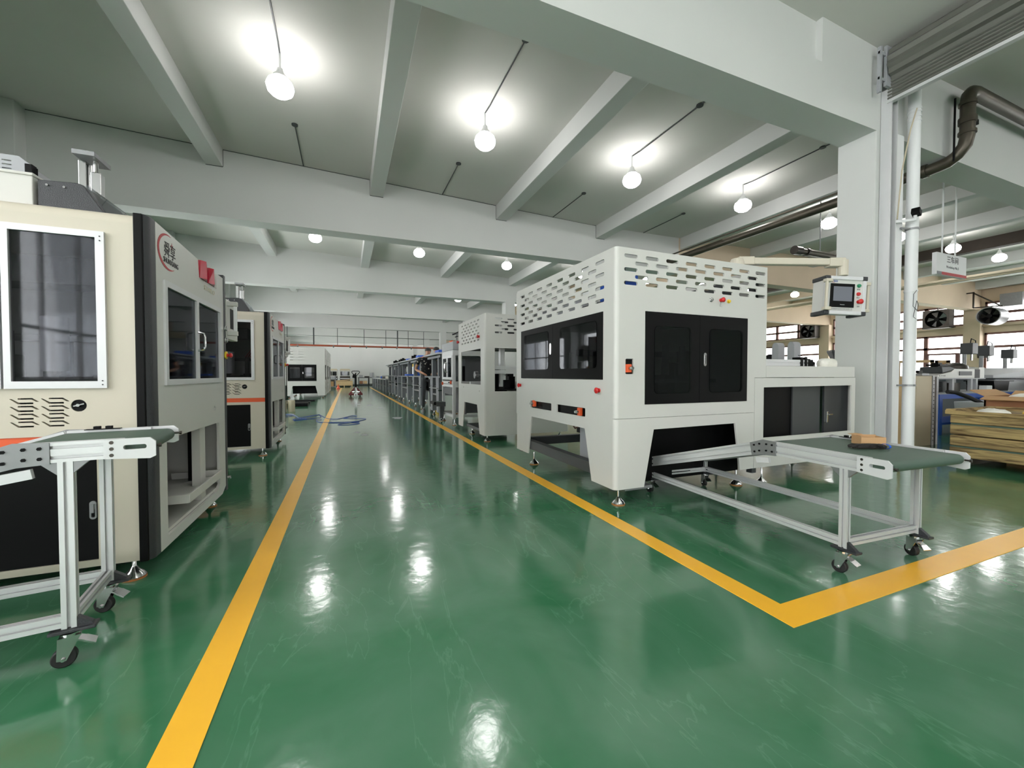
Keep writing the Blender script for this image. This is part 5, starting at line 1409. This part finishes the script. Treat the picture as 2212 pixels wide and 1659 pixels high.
for z in (.97, 2.92):
    q = MB().cyl((6.57, 2.86, z - .012), (6.57, 2.86, z + .012), .068, 24).bar((6.38, 2.89, z), (6.52, 2.86, z), .02, .02)
    q.build('clamp', M['galv'], t)
t = thing('security_camera', 'black security camera on a white arm by the white downpipe', 'camera', (6.45, 2.78, 3.0))
MB().bar((6.40, 2.76, 3.10), (6.50, 2.78, 3.07), .08, .07, (0, 0, 1)).build('camera_body', M['dblack'], t, bevel=.008)
MB().bar((6.22, 2.88, 2.97), (6.46, 2.78, 3.0), .03, .028, (0, 0, 1)).cyl((6.45, 2.78, 2.99), (6.45, 2.78, 3.05), .018, 10).build('arm', M['pvc'], t)
tag(MB().tube([(6.46, 2.79, 4.35), (6.40, 2.82, 4.1), (6.30, 2.85, 3.6), (6.24, 2.86, 3.0)], .008, 6).build('cable', M['boardm'], smooth=True), 'pale cable running down the door posts to the security camera', 'cable')
tag(MB().tube([(6.55, 2.792, 2.15), (6.50, 2.80, 2.1), (6.49, 2.80, 1.95), (6.56, 2.79, 1.9), (6.60, 2.795, 1.97), (6.55, 2.79, 2.02), (6.50, 2.80, 1.82), (6.62, 2.80, 1.78)], .003, 5).build('loose_wire', M['dgrey'], smooth=True), 'loose thin black wire curled on the white downpipe', 'wire')
# iron drain pipe
t = thing('drain_pipe', 'dark iron drain pipe with elbows beyond the white downpipe', 'pipe', (7.62, 2.9, 3.9))
q = MB().tube([(7.62, 6.5, 3.985), (7.62, 3.1, 3.985), (7.62, 2.95, 4.0), (7.62, 2.86, 4.05), (7.62, 2.79, 4.15), (7.62, 2.77, 4.25), (7.62, 2.77, 4.72), (7.64, 2.77, 4.80), (7.70, 2.77, 4.85), (7.80, 2.77, 4.87), (13.0, 2.77, 4.87)], .075, 16)
q.build('pipe', M['pipe'], t, smooth=True)
for p0, p1 in (((7.62, 3.22, 3.985), (7.62, 3.16, 3.985)), ((7.62, 2.77, 4.28), (7.62, 2.77, 4.32)), ((7.62, 2.77, 4.42), (7.62, 2.77, 4.50)), ((7.62, 2.77, 4.66), (7.62, 2.77, 4.70)), ((7.62, 3.95, 3.985), (7.62, 3.9, 3.985))):
    MB().cyl(p0, p1, .09, 16).build('joint', M['pipe'], t, smooth=True)
MB().box(7.68, 7.78, 2.72, 2.80, 4.42, 4.48).cyl((7.53, 2.86, 3.95), (7.53, 2.86, 4.78), .012, 8).build('bracket', M['dblack'], t)
# roof pipes
tag(MB().cyl((8.6, 3.4, 4.36), (8.6, 9.25, 4.36), .085, 14).cyl((8.45, 3.4, 4.47), (8.45, 9.25, 4.47), .02, 8).build('overhead_pipe', M['pipe'], smooth=True), 'dark weathered pipe under the ceiling to the right, above the large white machine', 'pipe')
t = thing('pipe_end', 'open ended greenish iron pipe sticking out beside the column', 'pipe', (10.5, 6.1, 3.9))
MB().cyl((9.45, 6.1, 3.9), (13, 6.1, 3.9), .07, 14).build('pipe', M['pipe'], t, smooth=True)
MB().cyl((9.3, 6.1, 3.9), (9.5, 6.1, 3.9), .095, 16).build('flange', M['dsteel'], t, smooth=True)
MB().cyl((9.7, 6.1, 3.9), (9.76, 6.1, 3.9), .088, 16).build('flange', M['dsteel'], t, smooth=True)
for x in (10.2, 12.5): MB().cyl((x, 6.1, 3.96), (x, 6.1, zc(x)), .012, 8).build('hanger_rod', M['galv'], t)
tag(MB().cyl((17.2, 3.4, 4.02), (17.2, 15.4, 4.02), .05, 12).cyl((17.45, 3.4, 4.0), (17.45, 15.4, 4.0), .03, 10).build('overhead_pipe', M['boardm'], smooth=True), 'pale thin pipe running along the right workshop under the beams', 'pipe')
# hanging workshop sign
t = thing('hanging_sign', 'white hanging sign reading workshop No.3 with red stripe', 'sign', (9.45, 3.6, 2.75))
MB().box(8.97, 9.93, 3.58, 3.64, 2.76, 3.12).build('sign_board', M['trimw'], t, bevel=.003)
MB().box(9.12, 9.925, 3.575, 3.58, 2.765, 2.81).build('red_stripe', M['redink'], t)
MB().box(8.98, 9.12, 3.575, 3.58, 2.765, 2.81).build('grey_stripe', M['greyink'], t)
MB().text('三车间', (9.47, 3.579, 2.985), (1, 0, 0), (0, 0, 1), .12, .36, .001).build('large_lettering', M['ink'], t)
MB().text('Workshop No.3', (9.47, 3.579, 2.885), (1, 0, 0), (0, 0, 1), .06, .40, .001).build('small_lettering', M['greyink'], t)
for x in (9.2, 9.62):
    MB().cyl((x, 3.61, 3.12), (x, 3.61, zc(x)), .012, 8).build('hanger_rod', M['pvc'], t)

# ---------------------------------------------------------------- right workshop
t = thing('timber_crate', 'weathered timber crate with stacked boards near the right edge', 'crate', (7.5, 1.8, 0))
for k in range(4):
    z = .10 + k * .137
    MB().box(6.9, 8.0, 1.0, 2.6, z, z + .125).build('crate_tier', M['oldwood'], t, bevel=.012)
MB().box(6.88, 6.92, .98, 2.64, .615, .665).box(6.9, 8.02, 2.57, 2.64, .63, .68).box(6.88, 8.02, .98, 1.02, .63, .68).box(7.98, 8.02, 1.0, 2.62, .63, .68).build('top_rim', M['oldwood'], t, bevel=.006)
for z in (.231, .505):
    MB().box(6.895, 7.9, 1.01, 2.59, z - .012, z + .004).build('green_strap', M['belt'], t)
for y in (1.1, 1.8, 2.45):
    MB().box(6.95, 7.95, y, y + .1, 0, .10).build('skid', M['dsteel'], t)
random.seed(3)
def rag(x, y, z, r, m, l):
    q = MB(); rg = []
    for k in range(6):
        f = [1, 1.05, .9, .65, .35, .05][k]
        rg.append([(x + r * f * math.cos(R(20 * i)) * random.uniform(.8, 1.15), y + r * f * math.sin(R(20 * i)) * random.uniform(.8, 1.15), z + [0, .015, .035, .05, .058, .06][k] * random.uniform(.9, 1.2)) for i in range(18)])
    tag(q.loft(rg).build('rag', M[m], smooth=True), l, 'rag', 'rags in the timber crate')
rag(7.1, 2.3, .636, .13, 'tissue', 'white and pink rag on top of the timber crate, left one')
rag(7.25, 2.0, .636, .11, 'yplast', 'yellow rag on top of the timber crate')
rag(7.12, 1.85, .636, .08, 'orange', 'orange rag on top of the timber crate')
t = thing('board_stack', 'beige boards standing on edge beside the white downpipe', 'boards', (8.3, 3.5, 0))
MB().box(8.02, 8.46, 3.40, 3.44, 0, 1.085).build('front_board', M['boardm'], t, bevel=.003)
MB().box(8.46, 8.52, 3.39, 3.62, 0, 1.09).box(8.60, 8.66, 3.40, 3.62, 0, 1.07).build('metal_edge', M['galv'], t)
MB().box(8.0, 8.6, 3.44, 3.62, 0, 1.075).build('inner_board', M['wood'], t)
q = MB()
for k in range(16): q.cyl((8.49, 3.39, .08 + .062 * k), (8.49, 3.384, .08 + .062 * k), .008, 6)
q.build('rivets', M['dgrey'], t)
t = thing('junction_part', 'small grey metal clamp resting on top of the beige boards', 'part', (8.4, 3.5, 1.09))
MB().box(8.30, 8.50, 3.45, 3.58, 1.091, 1.125).build('base', M['lgrey'], t, bevel=.004)
MB().box(8.22, 8.34, 3.46, 3.56, 1.126, 1.17).build('black_block', M['dblack'], t, bevel=.004)
# blue bench with grey instrument
t = thing('blue_workbench', 'blue steel workbench behind the timber crate', 'workbench', (11.4, 4.2, 0))
MB().box(9.95, 13.2, 3.9, 4.6, .745, .775).build('bench_top', M['lgrey'], t)
MB().box(9.95, 13.2, 3.89, 3.93, .66, .745).build('apron', M['blue'], t)
for x in (9.98, 11.55, 13.1):
    for y in (3.9, 4.5): MB().box(x, x + .09, y, y + .08, 0, .745).build('leg', M['blue'], t)
MB().box(9.98, 13.1, 3.92, 4.5, .18, .22).build('shelf', M['blue'], t)
t = thing('test_instrument', 'light grey sloping instrument on legs on the blue workbench', 'instrument', (10.8, 4.1, .78))
MB().prism([(10.02, 1.04), (11.38, 1.04), (11.38, 1.215), (10.62, 1.215), (10.5, 1.16), (10.02, 1.10)], (0, 3.95, 0), (1, 0, 0), (0, 0, 1), .4).build('housing', M['white2'], t, bevel=.004)
MB().box(10.78, 11.25, 3.94, 3.95, 1.09, 1.17).build('display', M['dgrey'], t)
for x in (10.04, 10.6, 11.3, 11.5):
    for y in (3.97, 4.28): MB().box(x, x + .07, y, y + .05, .776, 1.04).build('leg', M['lgrey'], t)
MB().box(11.40, 11.62, 3.96, 4.3, 1.04, 1.21).build('black_module', M['dblack'], t, bevel=.004)
MB().box(11.64, 11.86, 3.98, 4.3, 1.02, 1.25).build('side_module', M['white2'], t, bevel=.004)
MB().box(10.02, 11.86, 3.96, 4.3, 1.02, 1.04).build('base_plate', M['lgrey'], t)
MB().text('4 7 9 8', (10.17, 3.949, 1.075), (1, 0, 0), (0, 0, 1), .03, .22, .001).build('lettering', M['ink'], t)
tag(MB().lathe([(0, 0), (.19, 0), (.18, .06), (.12, .11), (0, .13)], (11.15, 4.15, 1.217), 18).build('domed_casing', M['dsteel'], smooth=True), 'dark domed cap lying on the sloping instrument', 'cap')
t = thing('dust_cover', 'dark crumpled cover with black knob at the left of the sloping instrument', 'cover', (10.3, 4.1, 1.15))
MB().add([(10.22, 3.96, 1.135), (10.75, 3.96, 1.215), (10.75, 4.3, 1.215), (10.22, 4.3, 1.135), (10.2, 3.97, 1.25), (10.5, 3.97, 1.26), (10.5, 4.28, 1.26), (10.2, 4.28, 1.25)], [(0, 3, 2, 1), (4, 5, 6, 7), (0, 1, 5, 4), (1, 2, 6, 5), (2, 3, 7, 6), (3, 0, 4, 7)]).build('cover', M['dgrey'], t, bevel=.01)
MB().box(10.22, 10.48, 4.0, 4.2, 1.27, 1.30).box(10.28, 10.42, 4.05, 4.15, 1.25, 1.33).build('knob', M['dblack'], t)
random.seed(21)
for k, (x, w_, h, m, l) in enumerate(((10.15, .3, .08, 'dblack', 'flat black tool case under the sloping instrument, left one'), (10.5, .14, .2, 'dgrey', 'dark upright part under the sloping instrument'), (10.75, .4, .17, 'dsteel', 'dark pile of machine parts under the sloping instrument'), (11.7, .3, .12, 'dsteel', 'dark part on the blue workbench right of the instrument'), (11.84, .22, .11, 'trimw', 'small white carton at the front of the blue workbench'))):
    y = 3.93 if m == 'trimw' else 4.06
    tag(MB().box(x, x + w_, y, y + .12, .777, .777 + h).build('bench_part', M[m], bevel=.01), l, 'part')
t = thing('plastic_bin', 'black plastic bin with wide rim on the blue workbench', 'bin', (12.4, 4.0, .777))
MB().prism([(12.14, .777), (12.70, .777), (12.76, .98), (12.08, .98)], (0, 3.92, 0), (1, 0, 0), (0, 0, 1), .4).build('bin_body', M['dblack'], t)
MB().box(12.03, 12.9, 3.9, 4.34, .965, .985).build('rim', M['dblack'], t, bevel=.004)
t = thing('grey_cabinet', 'large grey covered machine behind the black bin in the right workshop', 'machine', (14, 4.5, 0))
MB().box(13.3, 15.6, 4.3, 5.4, 0, 1.02).build('cabinet_body', M['grey'], t, bevel=.03)
MB().add([(12.9, 4.2, 1.03), (15.7, 4.2, 1.06), (15.7, 5.4, 1.08), (12.9, 5.4, 1.05), (12.9, 4.2, 1.10), (15.7, 4.2, 1.28), (15.7, 5.4, 1.28), (12.9, 5.4, 1.12)], [(0, 3, 2, 1), (4, 5, 6, 7), (0, 1, 5, 4), (1, 2, 6, 5), (2, 3, 7, 6), (3, 0, 4, 7)]).build('cover', M['lgrey'], t, bevel=.01)
MB().box(13.6, 14.8, 4.28, 4.3, .25, .95).build('door', M['lgrey'], t)
MB().box(15.0, 15.1, 4.1, 4.2, .0, 1.36).build('post', M['lgrey'], t)
t = thing('dark_machine', 'dark machine with flat top at the right edge of the picture', 'machine', (14.5, 3.2, 0))
MB().box(13.6, 15.8, 2.7, 3.7, 0, .92).build('cabinet_body', M['dsteel'], t, bevel=.02)
MB().box(13.5, 15.9, 2.6, 3.8, .92, .97).build('top_plate', M['galv'], t)
# drill presses on a long bench
t = thing('dark_bench', 'long dark bench carrying drill presses in the right workshop', 'workbench', (17.3, 6.0, 0))
MB().box(16.0, 20.0, 5.3, 6.4, 1.0, 1.06).build('bench_top', M['dgrey'], t)
for x in (16.1, 18, 19.8): MB().box(x, x + .1, 5.4, 6.3, 0, 1.0).build('leg', M['dsteel'], t)
def press(x, y, s, label):
    t = thing('drill_press', label, 'drill press', (x, y, 1.06), 'drill presses on the dark bench')
    MB().box(x - .16 * s, x + .16 * s, y - .2, y + .2, 1.061, 1.10).build('base', M['dsteel'], t, bevel=.01)
    MB().cyl((x, y + .08, 1.1), (x, y + .08, 1.1 + .85 * s), .045, 12).build('column', M['galv'], t, smooth=True)
    MB().box(x - .05, x + .28 * s, y - .1, y + .16, 1.1 + .60 * s, 1.1 + .92 * s).build('head', M['dgrey'], t, bevel=.015)
    MB().cyl((x + .2 * s, y, 1.1 + .42 * s), (x + .2 * s, y, 1.1 + .60 * s), .03, 10).build('spindle', M['steel'], t)
    MB().lathe([(.02, 0), (.03, .10), (.16, .14), (.16, .17), (0, .17)], (x + .2 * s, y, 1.1), 14).build('work_table', M['dsteel'], t)
    MB().tube([(x + .1, y, 1.1 + .92 * s), (x + .15, y, 1.2 + .95 * s), (x + .4, y, 1.2 + .9 * s), (x + .45, y, 1.1 + .7 * s)], .012, 6).build('cable', M['dblack'], t)
press(16.6, 5.9, 1.0, 'drill press nearest the pillar on the dark bench')
press(17.6, 5.9, .95, 'middle drill press on the dark bench')
press(18.8, 5.8, .85, 'drill press at the right end of the dark bench')
tag(MB().box(15.6, 15.98, 5.6, 6.0, 0, 1.0).box(15.5, 15.98, 5.5, 6.0, 1.0, 1.32).build('dark_motor', M['dblack'], bevel=.05), 'dark motor block beside the drill presses', 'motor')
# open carton and boxes behind the crate
t = thing('open_carton', 'open brown carton with white bag inside behind the timber crate', 'box', (8.75, 2.5, .62))
MB().box(8.35, 9.15, 2.2, 2.22, .62, .80).box(8.35, 9.15, 2.78, 2.8, .62, .80).box(8.35, 8.37, 2.2, 2.8, .62, .80).box(9.13, 9.15, 2.2, 2.8, .62, .80).box(8.35, 9.15, 2.2, 2.8, .62, .635).build('carton_body', M['card2'], t)
MB().bar((8.36, 2.5, .80), (8.2, 2.5, .76), .58, .012, (0, 0, 1)).bar((8.75, 2.79, .80), (8.75, 2.95, .88), .78, .012, (0, 0, 1)).bar((9.14, 2.5, .80), (9.28, 2.5, .86), .58, .012, (0, 0, 1)).build('flap', M['card'], t)
q = MB().ball((8.8, 2.5, .74), .26, 14, (1, .9, .42))
tag(q.build('white_bag', M['tissue'], smooth=True), 'white plastic bag inside the open brown carton', 'bag')
for k, (x, y, z, w_, d_, h, m, l) in enumerate(((8.2, 2.1, 0, 1.1, .8, .3, 'card', 'flat brown carton at the bottom of the stack behind the timber crate'), (8.25, 2.12, .301, 1.0, .75, .31, 'card', 'flat brown carton in the middle of the stack behind the timber crate'), (9.4, 2.2, 0, .7, .7, .68, 'card', 'pale carton right of the open carton behind the timber crate'))):
    tag(MB().box(x, x + w_, y, y + d_, z, z + h).build('carton', M[m], bevel=.006), l, 'box', 'cartons behind the timber crate')
t = thing('silver_bin', 'silver sheet metal bin under the blue workbench', 'bin', (10.7, 3.75, 0))
MB().prism([(10.3, .22), (11.2, .22), (11.35, .62), (10.2, .62)], (0, 3.4, 0), (1, 0, 0), (0, 0, 1), .4).build('bin_body', M['alug'], t, bevel=.01)
MB().box(10.3, 11.2, 3.45, 3.8, 0, .22).build('stand', M['dgrey'], t)
tag(MB().tube([(9.85, 3.75, .80), (10.0, 3.7, .79), (10.2, 3.6, .70), (10.3, 3.3, .50), (10.1, 3.1, .2), (9.9, 3.2, .03)], .035, 10).build('black_hose', M['rubber'], smooth=True), 'thick black hose arching down in front of the blue workbench', 'hose')
# wooden frames leaning in front of the windows
def frame(x, y0, y1, z1, solid, label):
    t = thing('timber_crate_rack' if not solid else 'plywood_panel', label, 'frame', (x, (y0 + y1) / 2, 0))
    q = MB().box(x, x + .04, y0, y0 + .07, 0, z1).box(x, x + .04, y1 - .07, y1, 0, z1).box(x, x + .04, y0, y1, z1 - .07, z1).box(x, x + .04, y0, y1, .9, .97)
    q.build('frame', M['wood'], t)
    if solid: MB().box(x + .01, x + .03, y0 + .05, y1 - .05, 0.02, z1 - .05).build('sheet', M['card'], t)
frame(14.3, 5.72, 6.5, 1.50, False, 'open pale wooden frame in front of the window beside the downpipe')
frame(15.0, 5.68, 5.98, 1.50, True, 'brown plywood panel in front of the window')
t = thing('steel_rack', 'brown steel rack frame in front of the window behind the instrument', 'rack', (18, 7.1, 0))
for y in (6.6, 7.35): MB().box(18, 18.08, y, y + .09, 0, 1.75).build('post', M['winframe'], t)
MB().box(17.98, 18.1, 6.6, 7.44, 1.75, 1.80).box(17.98, 18.1, 6.6, 7.44, .9, .95).build('shelf', M['winframe'], t)
t = thing('control_cabinet', 'open electrical control cabinet on the pillar between the windows', 'cabinet', (26.4, 9.0, 1.85))
MB().box(26.4, 26.64, 8.72, 9.1, 1.86, 2.34).build('cabinet_body', M['dsteel'], t, bevel=.01)
MB().box(26.38, 26.4, 8.76, 9.06, 2.08, 2.24).build('breaker_row', M['trimw'], t)
MB().box(26.3, 26.33, 9.1, 9.42, 1.86, 2.34).build('door', M['boardm'], t)
# wall fans
def square_fan(y0, y1, z0, z1, label):
    t = thing('exhaust_fan', label, 'fan', (26.2, (y0 + y1) / 2, z0))
    cy, cz = (y0 + y1) / 2, (z0 + z1) / 2
    r = min(y1 - y0, z1 - z0) / 2 - .04
    MB().panel([(-y, z) for y, z in rect(y0, y1, z0, z1)], [circ(-cy, cz, r, 28)], (26.0, 0, 0), th=.03, **YZm).box(26.03, 26.45, y0, y0 + .03, z0, z1).box(26.03, 26.45, y1 - .03, y1, z0, z1).box(26.03, 26.45, y0, y1, z0, z0 + .03).box(26.03, 26.45, y0, y1, z1 - .03, z1).build('housing', M['dsteel'], t)
    for k in range(5):
        a = R(72 * k)
        c, s = math.cos(a), math.sin(a)
        p = [(26.15, cy + .06 * c, cz + .06 * s), (26.10, cy + r * .9 * math.cos(a - .25), cz + r * .9 * math.sin(a - .25)), (26.22, cy + r * .9 * math.cos(a + .35), cz + r * .9 * math.sin(a + .35))]
        MB().loft([[Vector(q) for q in p], [Vector(q) + Vector((.008, 0, 0)) for q in p]]).build('blade', M['galv'], t)
    MB().cyl((26.08, cy, cz), (26.3, cy, cz), .09, 14).build('motor', M['dblack'], t)
    MB().box(26.40, 26.42, y0, y1, z0, z1).build('rear_grille', M['dblack'], t)
    MB().bar((26.2, cy, z1), (26.2, cy, z1 + .35), .04, .04).box(26.42, 27.0, y0 + .1, y0 + .14, z0 + .05, z0 + .09).box(26.42, 27.0, y1 - .14, y1 - .1, z0 + .05, z0 + .09).build('bracket', M['dsteel'], t)
square_fan(9.9, 10.85, 3.32, 4.19, 'square dark exhaust fan in the upper window right of the downpipe')
square_fan(15.76, 16.63, 3.34, 4.19, 'square dark exhaust fan in the upper window between the white machine and the column')
t = thing('duct_fan', 'round dark duct fan on a bracket near the right edge', 'fan', (25.6, 8.45, 3.25))
q = MB(); rg = []
for x, r in ((25.4, .37), (25.4, .34), (26.2, .34), (26.2, .37)):
    rg.append([(x, 8.46 + r * math.cos(2 * math.pi * k / 28), 3.63 + r * math.sin(2 * math.pi * k / 28)) for k in range(28)])
q.loft([rg[0], rg[3], rg[2], rg[1], rg[0]], caps=False)
q.build('duct_body', M['galv'], t, smooth=True)
MB().cyl((26.1, 8.46, 3.63), (26.15, 8.46, 3.63), .34, 28).cyl((25.5, 8.46, 3.63), (25.9, 8.46, 3.63), .08, 14).build('fan_motor', M['dblack'], t)
for k in range(5):
    a = R(72 * k)
    p = [(25.6, 8.46 + .06 * math.cos(a), 3.63 + .06 * math.sin(a)), (25.55, 8.46 + .32 * math.cos(a - .3), 3.63 + .32 * math.sin(a - .3)), (25.68, 8.46 + .32 * math.cos(a + .4), 3.63 + .32 * math.sin(a + .4))]
    MB().loft([[Vector(q) for q in p], [Vector(q) + Vector((.01, 0, 0)) for q in p]]).build('blade', M['dsteel'], t)
MB().bar((25.6, 8.98, 4.05), (25.6, 8.98, 4.75), .05, .05).bar((25.6, 8.98, 4.7), (25.6, 8.2, 4.05), .05, .05).bar((25.6, 8.98, 4.05), (25.6, 8.1, 4.02), .05, .05).bar((25.6, 8.98, 4.72), (25.6, 9.2, 4.72), .05, .05).build('bracket', M['dsteel'], t)
t = thing('wall_duct', 'grey sheet metal duct box over the window near the right edge', 'duct', (26.5, 8.2, 4.1))
MB().box(26.2, 26.98, 7.75, 8.4, 4.05, 4.60).build('duct_body', M['galv'], t, bevel=.01)
# tall grey machine towers seen between white machine and column
t = thing('twin_tower_machine', 'grey machine with two rounded towers seen between the white machine and the column', 'machine', (12.2, 8.1, 0))
for y in (7.83, 8.30):
    MB().prism([(y, .9), (y, 1.98), (y + .04, 2.06), (y + .12, 2.08), (y + .18, 2.02), (y + .2, 1.9), (y + .2, .9)], (12.3, 0, 0), (0, 1, 0), (0, 0, 1), .3).build('tower', M['lgrey'], t, bevel=.01)
MB().box(12.0, 12.6, 7.6, 8.7, 0, 1.42).build('base', M['dgrey'], t, bevel=.02)
MB().box(11.95, 12.2, 7.5, 7.8, 1.42, 1.56).cyl((12.1, 8.65, 1.6), (12.3, 8.65, 1.6), .14, 16).build('motor', M['dblack'], t)
t = thing('hopper', 'dark grey hopper seen beside the column above the low white cabinet', 'hopper', (12.2, 6.8, 0))
MB().lathe([(.06, 1.25), (.10, 1.32), (.30, 1.72), (.30, 1.76), (0, 1.76)], (12.2, 6.78, 0), 4).build('funnel', M['dgrey'], t)
MB().box(12.0, 12.4, 6.6, 7.0, 0, 1.26).build('base', M['dsteel'], t)

# worn grey marks in the floor paint
random.seed(5)
for k, (x, y, rx, ry) in enumerate(((1.18, 10.7, .16, .3), (.17, 8.3, .09, .14), (.28, 7.9, .10, .12), (.75, 15.6, .15, .4), (.35, 16.2, .12, .3), (1.05, 14.2, .12, .35))):
    q = MB(); pts = [(x + rx * math.cos(R(15 * i)) * random.uniform(.4, 1), y + ry * math.sin(R(15 * i)) * random.uniform(.4, 1)) for i in range(24)]
    q.loft([[(a, b_, 0) for a, b_ in pts], [(a, b_, .0012) for a, b_ in pts]])
    struct(q.build('floor_mark_%d' % (k + 1), M['lgrey']))
